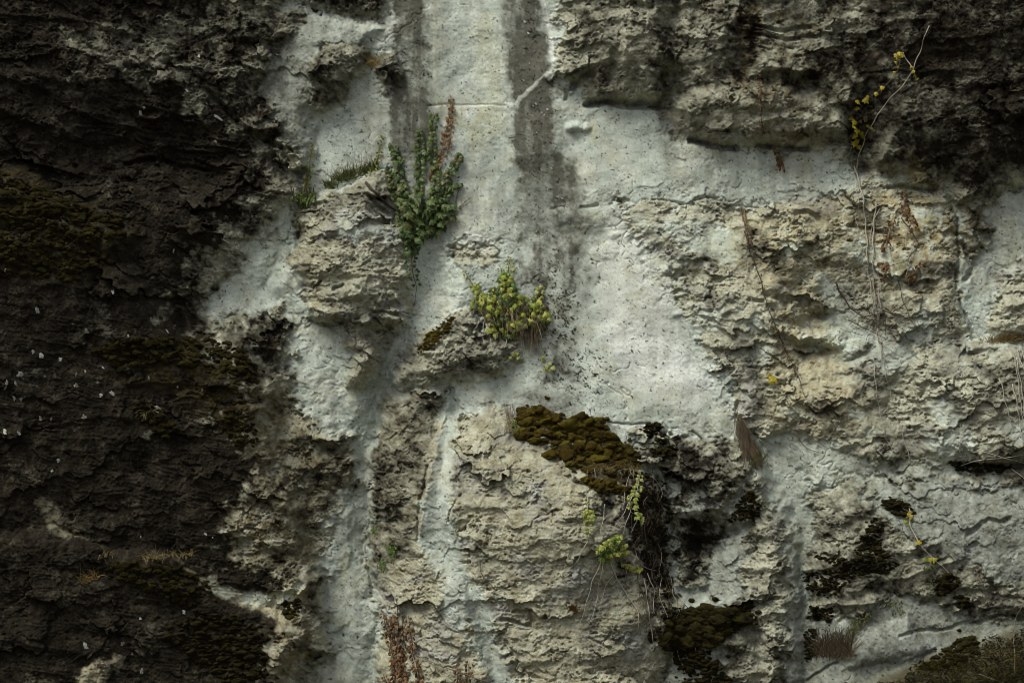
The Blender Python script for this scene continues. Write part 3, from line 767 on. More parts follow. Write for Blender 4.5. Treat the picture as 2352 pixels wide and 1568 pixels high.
def cliff_material():
    m, t, p = new_mat('weathered_cliff')
    N = NT(t)
    a_rock, a_dark, a_och, a_blk, a_wht, a_moss = (N.attr(k) for k in ('rock', 'dark', 'ochre', 'black', 'white', 'moss'))
    nb = N.noise(1.6, 6, 0.62)
    nf = N.noise(38, 6, 0.7)
    ng = N.noise(150, 3, 0.7)
    nm = N.noise(9, 6, 0.65, dist=0.4)
    bedv = N.stretch(2.5, 2.5, 34, 0.05)
    nbed = N.noise(1.0, 5, 0.7, bedv)
    conc = N.ramp(nm, [(0.28, (0.305, 0.345, 0.310)), (0.5, (0.395, 0.44, 0.40)), (0.75, (0.485, 0.53, 0.485))])
    rockc = N.ramp(nm, [(0.25, (0.23, 0.222, 0.16)), (0.46, (0.345, 0.35, 0.268)), (0.72, (0.455, 0.465, 0.385))])
    rockc = N.mix(N.math('MULTIPLY', N.math('SUBTRACT', nbed, 0.42, clamp=True), 2.0, clamp=True), rockc, (0.25, 0.228, 0.185))
    c = N.mix(a_rock, conc, rockc)
    c = N.mix(N.math('MULTIPLY', a_wht, 0.8), c, (0.62, 0.645, 0.635))
    och = N.mix(N.math('MULTIPLY', nb, 1.0), (0.38, 0.335, 0.165), (0.33, 0.235, 0.11))
    och = N.mix(a_rock, (0.38, 0.36, 0.19), och)
    c = N.mix(N.math('MULTIPLY', a_och, 0.75), c, och)
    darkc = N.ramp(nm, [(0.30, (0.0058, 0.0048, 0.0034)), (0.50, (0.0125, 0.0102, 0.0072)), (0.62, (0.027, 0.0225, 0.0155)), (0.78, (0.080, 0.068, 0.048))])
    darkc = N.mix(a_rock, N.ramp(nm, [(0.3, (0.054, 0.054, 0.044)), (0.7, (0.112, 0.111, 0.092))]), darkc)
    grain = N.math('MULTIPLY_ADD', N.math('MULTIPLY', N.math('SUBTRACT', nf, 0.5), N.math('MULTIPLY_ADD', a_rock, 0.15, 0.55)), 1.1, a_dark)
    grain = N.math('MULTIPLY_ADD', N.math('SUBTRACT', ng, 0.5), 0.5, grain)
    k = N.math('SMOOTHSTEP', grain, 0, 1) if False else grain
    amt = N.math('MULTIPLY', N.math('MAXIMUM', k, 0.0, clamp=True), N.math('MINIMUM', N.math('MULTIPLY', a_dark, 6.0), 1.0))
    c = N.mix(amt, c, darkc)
    c = N.mix(N.math('MULTIPLY', a_blk, 0.93), c, (0.014, 0.012, 0.010))
    mc = N.mix(nf, (0.012, 0.010, 0.004), (0.060, 0.046, 0.012))
    c = N.mix(N.math('MULTIPLY', a_moss, 0.9), c, mc)
    # shade of tiny cavities painted as dark specks, plus dust and grain
    npz = N.noise(75, 5, 0.75, dist=0.6)
    pore = N.math('MULTIPLY', N.math('MULTIPLY', N.math('SUBTRACT', npz, 0.565, clamp=True), 9.0, clamp=True), N.math('MULTIPLY_ADD', a_rock, 0.75, 0.12), clamp=True)
    c = N.mix(pore, c, (0.055, 0.046, 0.032))
    g = N.ramp(ng, [(0.3, (0.72, 0.72, 0.72)), (0.5, (1, 1, 1)), (0.72, (1.2, 1.2, 1.2))])
    c = N.mix(1.0, c, g, 'MULTIPLY')
    g2 = N.ramp(nf, [(0.28, (0.58, 0.565, 0.54)), (0.5, (1, 1, 1)), (0.7, (1.12, 1.12, 1.12))])
    c = N.mix(0.8, c, g2, 'MULTIPLY')
    t.links.new(c, p.inputs['Base Color'])
    p.inputs['Roughness'].default_value = 0.95
    p.inputs['Specular IOR Level'].default_value = 0.08
    b1 = N.bump(nf, 0.012, N.math('MULTIPLY_ADD', a_rock, 0.5, 0.3))
    b2 = N.bump(ng, 0.004, 0.8, b1)
    t.links.new(b2, p.inputs['Normal'])
    return m


M_CLIFF = cliff_material()

# ------------------------------------------------------------------ cliff meshes: one surface, cut along the edges of the rock masses
du_y, du_x = np.gradient(PY, axis=1), np.gradient(PX, axis=1)
dv_y, dv_z = np.gradient(PY, axis=0), np.gradient(PZ, axis=0)
NX = du_y / du_x
NZ = dv_y / dv_z
NRM = np.stack([NX, -np.ones_like(NX), NZ], -1)
NRM /= np.linalg.norm(NRM, axis=-1, keepdims=True)
cls = np.zeros(U.shape, np.int8)
for k, sd_ in ((1, sL), (2, sRU), (3, np.maximum(sRM, sRR)), (4, sB1), (5, sB2), (6, np.maximum.reduce([sB3, sDK2])), (7, sRL), (8, sBOX)):
    cls[(sd_ > 0) & (cls == 0)] = k
cls[(cls == 6) & (sSTRIP > 0)] = 0
VID = np.arange(NV * NU).reshape(NV, NU)
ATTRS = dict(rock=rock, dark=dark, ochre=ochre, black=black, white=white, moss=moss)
CO = np.stack([PX, PY, PZ], -1).reshape(-1, 3).astype(F)
NRMf = NRM.reshape(-1, 3).astype(F)
fcls = cls[:-1, :-1]
QA = np.stack([VID[:-1, :-1], VID[1:, :-1], VID[1:, 1:], VID[:-1, 1:]], -1)


def piece(name, k, parent=None):
    q = QA[fcls == k].reshape(-1)
    used, inv = np.unique(q, return_inverse=True)
    me = bpy.data.meshes.new(name)
    nq = len(q) // 4
    me.vertices.add(len(used))
    me.vertices.foreach_set('co', CO[used].reshape(-1))
    me.loops.add(len(q))
    me.loops.foreach_set('vertex_index', inv.astype(np.int32))
    me.polygons.add(nq)
    me.polygons.foreach_set('loop_start', np.arange(0, nq * 4, 4, dtype=np.int32))
    me.update(calc_edges=True)
    me.polygons.foreach_set('use_smooth', np.ones(nq, bool))
    for an, arr in ATTRS.items():
        at = me.attributes.new(an, 'FLOAT', 'POINT')
        at.data.foreach_set('value', arr.reshape(-1)[used].astype(F))
    me.normals_split_custom_set_from_vertices(NRMf[used])
    me.materials.append(M_CLIFF)
    o = bpy.data.objects.new(name, me)
    COL.objects.link(o)
    o.parent = parent
    return o


cliff = piece('cliff', 0)
cliff['kind'] = 'structure'
cliff['label'] = 'pale sprayed concrete skin of the cliff running between the rock masses'
piece('dark_buttress', 1, cliff)
piece('overhanging_rock', 2, cliff)
piece('weathered_rock_face', 3, cliff)
piece('layered_outcrop', 4, cliff)
piece('rock_knoll', 5, cliff)
piece('lower_bulge', 6, cliff)
piece('lower_rock_face', 7, cliff)
piece('jutting_stone', 8, cliff)

# ground in front of the cliff
m, t, p = new_mat('rough_ground')
N = NT(t)
t.links.new(N.ramp(N.noise(0.8, 6), [(0.3, (0.05, 0.055, 0.03)), (0.7, (0.11, 0.10, 0.06))]), p.inputs['Base Color'])
me = bpy.data.meshes.new('ground')
me.from_pydata([(-400, -600, 0), (400, -600, 0), (400, 2.0, 0), (-400, 2.0, 0)], [], [(0, 1, 2, 3)])
me.materials.append(m)
ground = bpy.data.objects.new('ground', me)
COL.objects.link(ground)
ground['kind'] = 'structure'
# ------------------------------------------------------------------ helpers for what grows on the cliff
RND_ = random.Random(23)
px = 1.0 / S


def leaf_mat(name, cols, rough=0.5, trans=0.25):
    """cols: list of colours; every leaf takes its own place between them"""
    m, t, p = new_mat(name)
    N = NT(t)
    oi = t.nodes.new('ShaderNodeObjectInfo')
    isl = t.nodes.new('ShaderNodeNewGeometry')
    r = N.math('FRACT', N.math('ADD', oi.outputs['Random'], isl.outputs['Random Per Island']))
    c = N.ramp(r, [(k / max(1, len(cols) - 1), cc_) for k, cc_ in enumerate(cols)])
    nz = N.noise(90, 4)
    c = N.mix(0.7, c, N.ramp(nz, [(0.3, (0.6, 0.6, 0.55)), (0.6, (1.1, 1.1, 1.0))]), 'MULTIPLY')
    t.links.new(c, p.inputs['Base Color'])
    p.inputs['Roughness'].default_value = rough
    p.inputs['Specular IOR Level'].default_value = 0.3
    tr = t.nodes.new('ShaderNodeBsdfTranslucent')
    t.links.new(c, tr.inputs[0])
    mx = t.nodes.new('ShaderNodeMixShader')
    mx.inputs[0].default_value = trans
    t.links.new(p.outputs[0], mx.inputs[1])
    t.links.new(tr.outputs[0], mx.inputs[2])
    t.links.new(mx.outputs[0], [n for n in t.nodes if n.type == 'OUTPUT_MATERIAL'][0].inputs[0])
    return m


def plain_mat(name, c0, c1, scale=60, rough=0.9):
    m, t, p = new_mat(name)
    N = NT(t)
    t.links.new(N.ramp(N.noise(scale, 5), [(0.32, c0), (0.68, c1)]), p.inputs['Base Color'])
    p.inputs['Roughness'].default_value = rough
    t.links.new(N.bump(N.noise(scale * 3, 3), 0.003, 0.8), p.inputs['Normal'])
    return m


M_IVY = leaf_mat('ivy_green', [(0.022, 0.040, 0.012), (0.065, 0.098, 0.026), (0.034, 0.056, 0.017), (0.115, 0.150, 0.045), (0.040, 0.074, 0.028), (0.085, 0.118, 0.032)], 0.45)
M_IVYY = leaf_mat('ivy_yellow_green', [(0.12, 0.145, 0.02), (0.28, 0.31, 0.045), (0.17, 0.20, 0.028), (0.35, 0.36, 0.075), (0.05, 0.065, 0.014), (0.23, 0.26, 0.036)], 0.45)
M_IVYP = leaf_mat('ivy_pale', [(0.22, 0.25, 0.06), (0.34, 0.36, 0.12), (0.17, 0.21, 0.05)], 0.45)
M_RED = leaf_mat('leaf_rust', [(0.12, 0.055, 0.027), (0.21, 0.125, 0.062), (0.085, 0.042, 0.02), (0.25, 0.17, 0.095), (0.15, 0.085, 0.04)], 0.7)
M_DEAD = leaf_mat('leaf_dead', [(0.085, 0.04, 0.016), (0.14, 0.07, 0.026), (0.055, 0.03, 0.015)], 0.8)
M_DARKL = leaf_mat('leaf_dark', [(0.03, 0.02, 0.012), (0.055, 0.04, 0.02), (0.02, 0.016, 0.01)], 0.8, 0.1)
M_YEL = leaf_mat('leaf_yellow', [(0.26, 0.215, 0.012), (0.33, 0.28, 0.02), (0.19, 0.15, 0.012)], 0.5)
M_HERB = leaf_mat('herb_green', [(0.06, 0.12, 0.02), (0.11, 0.19, 0.03), (0.045, 0.09, 0.02)], 0.5)
M_HERBD = leaf_mat('herb_dark', [(0.03, 0.048, 0.016), (0.055, 0.075, 0.022), (0.09, 0.095, 0.025)], 0.6)
M_STRAW = leaf_mat('dry_grass', [(0.24, 0.19, 0.09), (0.33, 0.27, 0.13), (0.17, 0.13, 0.06)], 0.7)
M_GOLD = leaf_mat('golden_grass', [(0.22, 0.15, 0.045), (0.30, 0.21, 0.06), (0.14, 0.10, 0.035)], 0.7)
M_BROWNG = leaf_mat('brown_grass', [(0.045, 0.032, 0.020), (0.125, 0.094, 0.058), (0.025, 0.018, 0.011), (0.075, 0.052, 0.032)], 0.8, 0.1)
M_GREENG = leaf_mat('green_grass', [(0.045, 0.07, 0.018), (0.085, 0.11, 0.022), (0.12, 0.12, 0.03)], 0.6)
M_BARK = plain_mat('stem_bark', (0.09, 0.065, 0.045), (0.17, 0.13, 0.095), 90)
M_PALEB = plain_mat('pale_root_bark', (0.20, 0.18, 0.15), (0.36, 0.335, 0.29), 90)
M_DARKB = plain_mat('dark_twig_bark', (0.028, 0.022, 0.017), (0.06, 0.048, 0.036), 90)
M_LICH = plain_mat('white_lichen', (0.11, 0.115, 0.105), (0.34, 0.355, 0.335), 60)
M_LICHG = plain_mat('grey_lichen', (0.045, 0.045, 0.038), (0.16, 0.16, 0.14), 60)


def moss_mat(name, cols):
    m, t, p = new_mat(name)
    N = NT(t)
    oi = t.nodes.new('ShaderNodeObjectInfo')
    c = N.ramp(oi.outputs['Random'], [(k / (len(cols) - 1), c_) for k, c_ in enumerate(cols)])
    n1_ = N.noise(70, 6, 0.7)
    n2_ = N.noise(420, 2, 0.6)
    c = N.mix(0.85, c, N.ramp(n1_, [(0.30, (0.40, 0.36, 0.32)), (0.5, (0.95, 0.93, 0.9)), (0.68, (1.7, 1.65, 1.3))]), 'MULTIPLY')
    c = N.mix(0.7, c, N.ramp(n2_, [(0.3, (0.5, 0.5, 0.5)), (0.7, (1.35, 1.35, 1.3))]), 'MULTIPLY')
    t.links.new(c, p.inputs['Base Color'])
    p.inputs['Roughness'].default_value = 1.0
    p.inputs['Specular IOR Level'].default_value = 0.05
    p.inputs['Sheen Weight'].default_value = 0.12
    p.inputs['Sheen Tint'].default_value = (0.5, 0.42, 0.12, 1)
    t.links.new(N.bump(n2_, 0.006, 1.0, N.bump(n1_, 0.02, 0.9)), p.inputs['Normal'])
    return m


M_MOSS = moss_mat('moss_olive', [(0.030, 0.021, 0.005), (0.072, 0.055, 0.008), (0.036, 0.022, 0.006), (0.105, 0.086, 0.012), (0.022, 0.016, 0.005), (0.055, 0.036, 0.007)])
M_MOSSD = moss_mat('moss_dark', [(0.007, 0.006, 0.003), (0.016, 0.014, 0.005), (0.010, 0.008, 0.004), (0.026, 0.024, 0.007)])
M_MOSSK = moss_mat('moss_black', [(0.006, 0.005, 0.003), (0.010, 0.0085, 0.004), (0.007, 0.006, 0.0035), (0.017, 0.0145, 0.006)])


def inside(pts, x, y):
    c = False
    n = len(pts)
    for i in range(n):
        ax, ay = pts[i]
        bx, by = pts[(i + 1) % n]
        if (ay > y) != (by > y) and x < ax + (y - ay) * (bx - ax) / (by - ay):
            c = not c
    return c


def scatter(pts, n, mind=0, rnd=RND_):
    xs = [p_[0] for p_ in pts]
    ys = [p_[1] for p_ in pts]
    out = []
    tries = 0
    while len(out) < n and tries < n * 60:
        tries += 1
        x, y = rnd.uniform(min(xs), max(xs)), rnd.uniform(min(ys), max(ys))
        if not inside(pts, x, y):
            continue
        if mind and any((x - a) ** 2 + (y - b) ** 2 < mind * mind for a, b in out):
            continue
        out.append((x, y))
    return out


def root_at(name, u, v, label, cat, group=None):
    p_, n_ = surf(u, v)
    o = bpy.data.objects.new(name, None)
    o.empty_display_size = 0.05
    COL.objects.link(o)
    o.location = p_
    o['label'] = label
    o['category'] = cat
    if group:
        o['group'] = group
    return o


def link_mesh(name, verts, faces, mat, parent=None, smooth=True, kind=None):
    me = bpy.data.meshes.new(name)
    off = parent.location if parent else Vector((0, 0, 0))
    me.from_pydata([tuple(Vector(v_) - off) for v_ in verts], [], faces)
    if smooth:
        me.polygons.foreach_set('use_smooth', [True] * len(me.polygons))
    me.materials.append(mat)
    o = bpy.data.objects.new(name, me)
    COL.objects.link(o)
    if parent:
        o.parent = parent
    if kind:
        o['kind'] = kind
    return o


# leaf shapes, petiole at the origin, tip towards -Z, upper side towards -Y, one unit long
def leaf_mesh(name, outline, fold, curl, mat):
    pts = [(x, z) for x, z in outline] + [(-x, z) for x, z in reversed(outline[1:-1])]
    vs_ = [(0, -0.06, -0.38)]
    for x, z in pts:
        vs_.append((x, fold * abs(x) + curl * z * z, z))
    n = len(pts)
    fs = [(0, 1 + (i + 1) % n, 1 + i) for i in range(n)]
    me = bpy.data.meshes.new(name)
    me.from_pydata(vs_, [], fs)
    me.materials.append(mat)
    return me


IVY_A = [(0, 0.02), (0.22, 0.13), (0.56, -0.06), (0.36, -0.30), (0.47, -0.58), (0.20, -0.60), (0, -1.0)]
IVY_B = [(0, 0.0), (0.26, 0.12), (0.48, -0.16), (0.40, -0.42), (0.17, -0.66), (0, -0.96)]
OVAL = [(0, 0.0), (0.16, -0.12), (0.26, -0.38), (0.18, -0.72), (0, -1.0)]
LANCE = [(0, 0.0), (0.10, -0.20), (0.13, -0.45), (0.07, -0.8), (0, -1.0)]
LEAVES = {}


def leaves_of(mat, shape='ivy'):
    k = (mat.name, shape)
    if k not in LEAVES:
        if shape == 'ivy':
            LEAVES[k] = [leaf_mesh('leaf', IVY_A, 0.28, 0.18, mat), leaf_mesh('leaf', IVY_B, 0.40, 0.28, mat), leaf_mesh('leaf', IVY_A, 0.10, 0.42, mat)]
        elif shape == 'dead':
            LEAVES[k] = [leaf_mesh('leaf', IVY_B, 0.85, 0.65, mat), leaf_mesh('leaf', IVY_A, 0.75, 0.2, mat), leaf_mesh('leaf', OVAL, 0.9, 0.7, mat)]
        elif shape == 'lance':
            LEAVES[k] = [leaf_mesh('leaf', LANCE, 0.4, 0.3, mat), leaf_mesh('leaf', LANCE, 0.3, 0.7, mat)]
        else:
            LEAVES[k] = [leaf_mesh('leaf', OVAL, 0.4, 0.25, mat), leaf_mesh('leaf', OVAL, 0.3, 0.55, mat)]
    return LEAVES[k]


def leaf_matrix(loc, size, up=0.55, roll=0.0, yaw=0.0):
    nrm = Vector((yaw, -0.85, up)).normalized()
    down = Vector((math.sin(roll), 0, -math.cos(roll)))
    down = (down - nrm * down.dot(nrm)).normalized()
    zax = -down
    yax = -nrm
    xax = yax.cross(zax).normalized()
    M = Matrix((xax, yax, zax)).transposed().to_4x4()
    return Matrix.Translation(loc) @ M @ Matrix.Diagonal((size * RND_.uniform(0.85, 1.15), size, size, 1))


class Plant:
    """root at the foot of the plant; leaves are parts of their own, those past the limit one joined part"""

    def __init__(self, name, u, v, label, cat, group=None, limit=300):
        self.root = root_at(name, u, v, label, cat, group)
        self.items = []
        self.limit = limit

    def leaf(self, u, v, out, size, mats, shape='ivy', roll=None, up=None):
        p_, n_ = surf(u, v)
        yf = front(u, v, 5)
        loc = Vector((p_.x, min(p_.y, yf * 0.7 + p_.y * 0.3) - out * px, p_.z))
        mat = RND_.choice(mats)
        me = RND_.choice(leaves_of(mat, shape))
        M = leaf_matrix(loc, size * px, RND_.uniform(0.25, 0.9) if up is None else up, RND_.gauss(0, 0.55) if roll is None else roll, RND_.gauss(0, 0.3))
        self.items.append((size * RND_.uniform(0.8, 1.2), me, M))

    def stem(self, pts, r0, r1, mat, out=3, name='stem', wob=1.5, sides=5):
        P = path3(pts, out, wob)
        vs_, fs = tube(P, r0 * px, r1 * px, sides)
        return link_mesh(name, vs_, fs, mat, self.root)

    def finish(self):
        self.items.sort(key=lambda t_: -t_[0])
        base = self.root.location
        for _, me, M in self.items[:self.limit]:
            o = bpy.data.objects.new('leaf', me)
            COL.objects.link(o)
            o.parent = self.root
            o.matrix_basis = Matrix.Translation(-base) @ M
        rest = self.items[self.limit:]
        if rest:
            bm_ = {}
            for _, me, M in rest:
                vs_, fs = bm_.setdefault(me.materials[0].name, ([], []))
                n = len(vs_)
                vs_ += [M @ v_.co for v_ in me.vertices]
                fs += [tuple(n + i for i in f.vertices) for f in me.polygons]
            for k, (vs_, fs) in bm_.items():
                link_mesh('small_leaves', vs_, fs, bpy.data.materials[k], self.root, False, 'stuff')
        return self.root


def resample(pts, d):
    out = []
    for (ax, ay), (bx, by) in zip(pts[:-1], pts[1:]):
        L = math.hypot(bx - ax, by - ay)
        n = max(1, int(round(L / d)))
        out += [(ax + (bx - ax) * k / n, ay + (by - ay) * k / n) for k in range(n)]
    out.append(pts[-1])
    return out


def path3(pts, out=3, wob=1.5, d=7):
    r = resample(pts, d)
    P = []
    a = RND_.uniform(0, 100)
    for k, (u, v) in enumerate(r):
        u2 = u + wob * (math.sin(a + k * 0.9) + 0.7 * math.sin(a * 2 + k * 2.1))
        p_, n_ = surf(u2, v)
        y = min(p_.y, 0.5 * p_.y + 0.5 * front(u2, v, 6))
        P.append(Vector((p_.x, y - out * px, p_.z)))
    for _ in range(2):
        P = [P[0]] + [(P[i - 1] + P[i] * 2 + P[i + 1]) / 4 for i in range(1, len(P) - 1)] + [P[-1]]
    return P


def tube(P, r0, r1, sides=5):
    vs_, fs = [], []
    n = len(P)
    for k in range(n):
        t_ = (P[min(k + 1, n - 1)] - P[max(k - 1, 0)]).normalized()
        a = t_.cross(Vector((0.2, -1, 0.1))).normalized()
        b = t_.cross(a)
        r = r0 + (r1 - r0) * k / max(1, n - 1)
        for s_ in range(sides):
            w = 2 * math.pi * s_ / sides
            vs_.append(P[k] + (a * math.cos(w) + b * math.sin(w)) * r)
    for k in range(n - 1):
        for s_ in range(sides):
            s2 = (s_ + 1) % sides
            fs.append((k * sides + s_, k * sides + s2, (k + 1) * sides + s2, (k + 1) * sides + s_))
    fs.append(tuple(range(sides))[::-1])
    fs.append(tuple((n - 1) * sides + s_ for s_ in range(sides)))
    return vs_, fs


def along(plant, pts, gap, size0, size1, mats, spread=6, out=4, shape='ivy', jit=0.3):
    r = resample(pts, gap)
    n = len(r)
    for k, (u, v) in enumerate(r):
        f = k / max(1, n - 1)
        side = 1 if k % 2 else -1
        sz = (size0 + (size1 - size0) * f) * RND_.uniform(1 - jit, 1 + jit)
        plant.leaf(u + side * spread * RND_.uniform(0.3, 1.1), v + RND_.uniform(-3, 3), out * RND_.uniform(0.5, 2.0), sz, mats, shape,
                   roll=side * RND_.uniform(0.0, 0.9))


def ribbon(vs_, fs, base, d0, length, width, droop, segs=4):
    """one grass blade: rises along d0 and bends over"""
    p_ = Vector(base)
    d = Vector(d0).normalized()
    sidev = d.cross(Vector((0, -1, 0.3))).normalized()
    n0 = len(vs_)
    for k in range(segs + 1):
        w = width * (1 - (k / segs) ** 1.5) * 0.5 + width * 0.06
        vs_.append(p_ - sidev * w)
        vs_.append(p_ + sidev * w)
        d = (d + Vector((0, -0.12 * droop, -droop)) * (1.0 / segs)).normalized()
        p_ = p_ + d * (length / segs)
    for k in range(segs):
        a = n0 + 2 * k
        fs.append((a, a + 1, a + 3, a + 2))


def tuft(name, spots, label, cat, layers, group=None):
    """layers: (count, mat, length px, width px, spread, droop, lean, part name)"""
    u0 = sum(s_[0] for s_ in spots) / len(spots)
    v0 = sum(s_[1] for s_ in spots) / len(spots)
    root = root_at(name, u0, v0, label, cat, group)
    for cnt, mat, L, w, spread, droop, lean, pn in layers:
        vs_, fs = [], []
        for _ in range(cnt):
            u, v, ru = RND_.choice(spots)
            uu, vv = u + RND_.gauss(0, ru * 0.5), v + RND_.gauss(0, 2.5)
            p_, n_ = surf(uu, vv)
            p_.y -= RND_.uniform(0, 6) * px
            d = Vector((lean + RND_.gauss(0, spread), -0.25 - 0.35 * RND_.random(), 1.0 if droop >= 0 else -1.0))
            ribbon(vs_, fs, p_, d, L * px * RND_.uniform(0.45, 1.1), w * px, abs(droop) * RND_.uniform(0.4, 1.5) if droop >= 0 else 0.6, 5)
        link_mesh(pn, vs_, fs, mat, root, False, 'stuff')
    return root


# moss cushions
def cushion_meshes(mat, tag_):
    out = []
    for k in range(5):
        bm = bmesh.new()
        bmesh.ops.create_icosphere(bm, subdivisions=3, radius=0.5)
        ph = RND_.uniform(0, 50)
        for v_ in bm.verts:
            c = v_.co
            f = 1 + 0.22 * math.sin(c.x * 7 + ph) * math.sin(c.z * 6 + ph * 2) + 0.15 * math.sin(c.x * 15 + ph * 3) * math.sin(c.y * 14 + c.z * 13 + ph) + RND_.gauss(0, 0.085)
            v_.co = c * f
            if v_.co.z < 0:
                v_.co.z *= 0.8
        for f in bm.faces:
            f.smooth = True
        me = bpy.data.meshes.new('moss_cushion')
        bm.to_mesh(me)
        bm.free()
        me.materials.append(mat)
        out.append(me)
    return out


CUSH = {m_.name: cushion_meshes(m_, m_.name) for m_ in (M_MOSS, M_MOSSD, M_MOSSK)}


def moss_patch(pts, n, smin, smax, mat, label, mind=5, depth=0.55, flat=0.62, group=None):
    cx = sum(p_[0] for p_ in pts) / len(pts)
    cy = sum(p_[1] for p_ in pts) / len(pts)
    root = root_at('moss_patch', cx, cy, label, 'moss', group)
    base = root.location
    fv, ff = [], []
    spots = [(u, v, 1.0) for u, v in scatter(pts, n, mind)]
    for u, v in RND_.sample([s_[:2] for s_ in spots], min(len(spots), 300 - len(spots) if len(spots) < 300 else 0, int(len(spots) * 0.6))):
        spots.append((u + RND_.gauss(0, smax * 0.45), v + RND_.gauss(0, smax * 0.4), RND_.uniform(0.25, 0.55)))     # stragglers round the rim
    for u, v, k_ in spots:
        p_, n_ = surf(u, v)
        s_ = k_ * (RND_.uniform(smin, smax) if RND_.random() < 0.8 else smax * RND_.uniform(0.9, 1.3))
        o = bpy.data.objects.new('moss_cushion', RND_.choice(CUSH[mat.name]))
        COL.objects.link(o)
        o.parent = root
        if mat is not M_MOSSK:
            for _ in range(max(3, int(s_ * 0.7))):
                a = RND_.uniform(0, 6.283)
                e = s_ * 0.5 * px
                bp = p_ + Vector((math.cos(a) * e * RND_.random() ** 0.5, -e * RND_.uniform(0.3, 1.0), math.sin(a) * e * flat * RND_.random() ** 0.5))
                ribbon(fv, ff, bp, (RND_.gauss(0, 0.6), -0.8, RND_.gauss(0.4, 0.5)), RND_.uniform(3, 8) * px, 0.9 * px, 0.4, 2)
        o.matrix_basis = Matrix.Translation(p_ - base) @ Euler((RND_.uniform(-0.3, 0.3), RND_.gauss(0, 0.3), RND_.uniform(0, 6.28))).to_matrix().to_4x4() @ Matrix.Diagonal((s_ * px * RND_.uniform(0.8, 1.15), s_ * px * depth * 1.6, s_ * px * flat * RND_.uniform(0.8, 1.1), 1))
    if fv:
        link_mesh('moss_fibres', fv, ff, mat, root, False, 'stuff')
    return root


# ------------------------------------------------------------------ the ivies in the middle
iv = Plant('ivy_plant', 960, 520, 'green ivy fanning up the concrete from a dense dark leafy heart', 'ivy')
BR = [([(965, 540), (948, 480), (925, 420), (905, 330)], 13, 9), ([(968, 530), (962, 430), (966, 350), (962, 296)], 13, 8), ([(975, 535), (992, 470), (1000, 400), (992, 335), (995, 255)], 13, 8),
      ([(985, 510), (1012, 470), (1035, 430), (1058, 420)], 13, 9), 
      ([(940, 500), (915, 450), (900, 400), (885, 390)], 11, 8), ([(985, 500), (1010, 450), (1030, 400), (1056, 352)], 11, 8)]
for pts, a, b in BR:
    iv.stem(pts, 2.2, 0.9, M_BARK)
    along(iv, pts, 3.9, a * 1.05, b * 1.35, [M_IVY], 7, 6, 'ivy', 0.35)
along(iv, [(1056, 352), (1030, 402), (1005, 440), (990, 450)], 4, 9, 10, [M_RED, M_IVY], 6, 6)
for u, v in scatter([(905, 455), (912, 500), (925, 540), (960, 546), (985, 540), (1020, 520), (1044, 485), (1048, 462), (1010, 452), (960, 448)], 190):
    iv.leaf(u, v, RND_.uniform(2, 30), RND_.choice((9, 12, 15, 18, 23)) * RND_.uniform(0.85, 1.15), [M_IVY, M_IVY, M_IVY, M_HERBD])
iv.stem([(1005, 505), (1045, 485), (1080, 452)], 1.6, 0.8, M_BARK)
along(iv, [(1050, 482), (1080, 452)], 7, 5, 4, [M_IVY], 3)
iv.stem([(1025, 500), (1045, 465), (1058, 420)], 1.6, 0.8, M_BARK)
along(iv, [(945, 540), (940, 580), (948, 620), (956, 650)], 4, 13, 7, [M_IVY], 10, 5)
for u, v in scatter([(925, 540), (965, 545), (955, 585), (935, 580)], 34):
    iv.leaf(u, v, RND_.uniform(3, 14), RND_.uniform(11, 17), [M_IVY])
iv.stem([(948, 540), (944, 600), (957, 670), (950, 700)], 1.4, 0.6, M_BARK)
for u, v in scatter([(885, 395), (915, 400), (925, 470), (905, 480)], 40):
    iv.leaf(u, v, RND_.uniform(2, 9), RND_.uniform(6, 11), [M_IVY, M_RED, M_HERBD])
iv.stem([(840, 420), (880, 460), (915, 490), (950, 500)], 3.2, 1.6, M_DARKB)
iv.stem([(912, 470), (914, 500), (922, 520)], 1.1, 0.8, M_PALEB)
iv.finish()

rv = Plant('creeper', 1010, 400, 'rust brown creeper climbing past the lime stained crack above the ivy', 'creeper')
for pts in ([(990, 405), (1008, 375), (1018, 320), (1030, 270), (1036, 215)], [(1028, 352), (1034, 310), (1040, 260), (1038, 228)], [(1012, 372), (1022, 330), (1026, 290), (1036, 240)]):
    rv.stem(pts, 1.3, 0.6, M_BARK, 2)
    along(rv, pts, 6.2, 8, 6.5, [M_RED], 4.0, 3, 'ivy', 0.5)
for u, v in scatter([(985, 385), (1010, 380), (1008, 405), (985, 410)], 22):
    rv.leaf(u, v, RND_.uniform(2, 6), RND_.uniform(6, 9), [M_RED, M_DEAD])
rv.finish()

yv = Plant('ivy_bush', 1165, 720, 'bushy yellow green ivy spilling over the rock knoll', 'ivy')
MASS = [(1076, 692), (1100, 680), (1128, 668), (1142, 640), (1162, 622), (1182, 640), (1186, 668), (1212, 682), (1238, 680), (1256, 705), (1250, 730), (1226, 748), (1180, 754), (1130, 738), (1090, 716)]
for u, v in scatter(MASS, 290):
    yv.leaf(u, v, RND_.uniform(2, 46) * (0.4 + 0.6 * min(1, (v - 600) / 120)), RND_.uniform(9, 16), [M_IVYY, M_IVYY, M_IVYY, M_IVYY, M_HERB, M_HERBD] if v < 700 else [M_IVYY, M_HERBD, M_DARKL, M_IVYY, M_BROWNG])
for u, v in scatter([(1130, 735), (1190, 735), (1200, 765), (1150, 775), (1120, 755)], 46):
    yv.leaf(u, v, RND_.uniform(4, 22), RND_.uniform(10, 18), [M_IVYY, M_IVYP, M_HERBD])
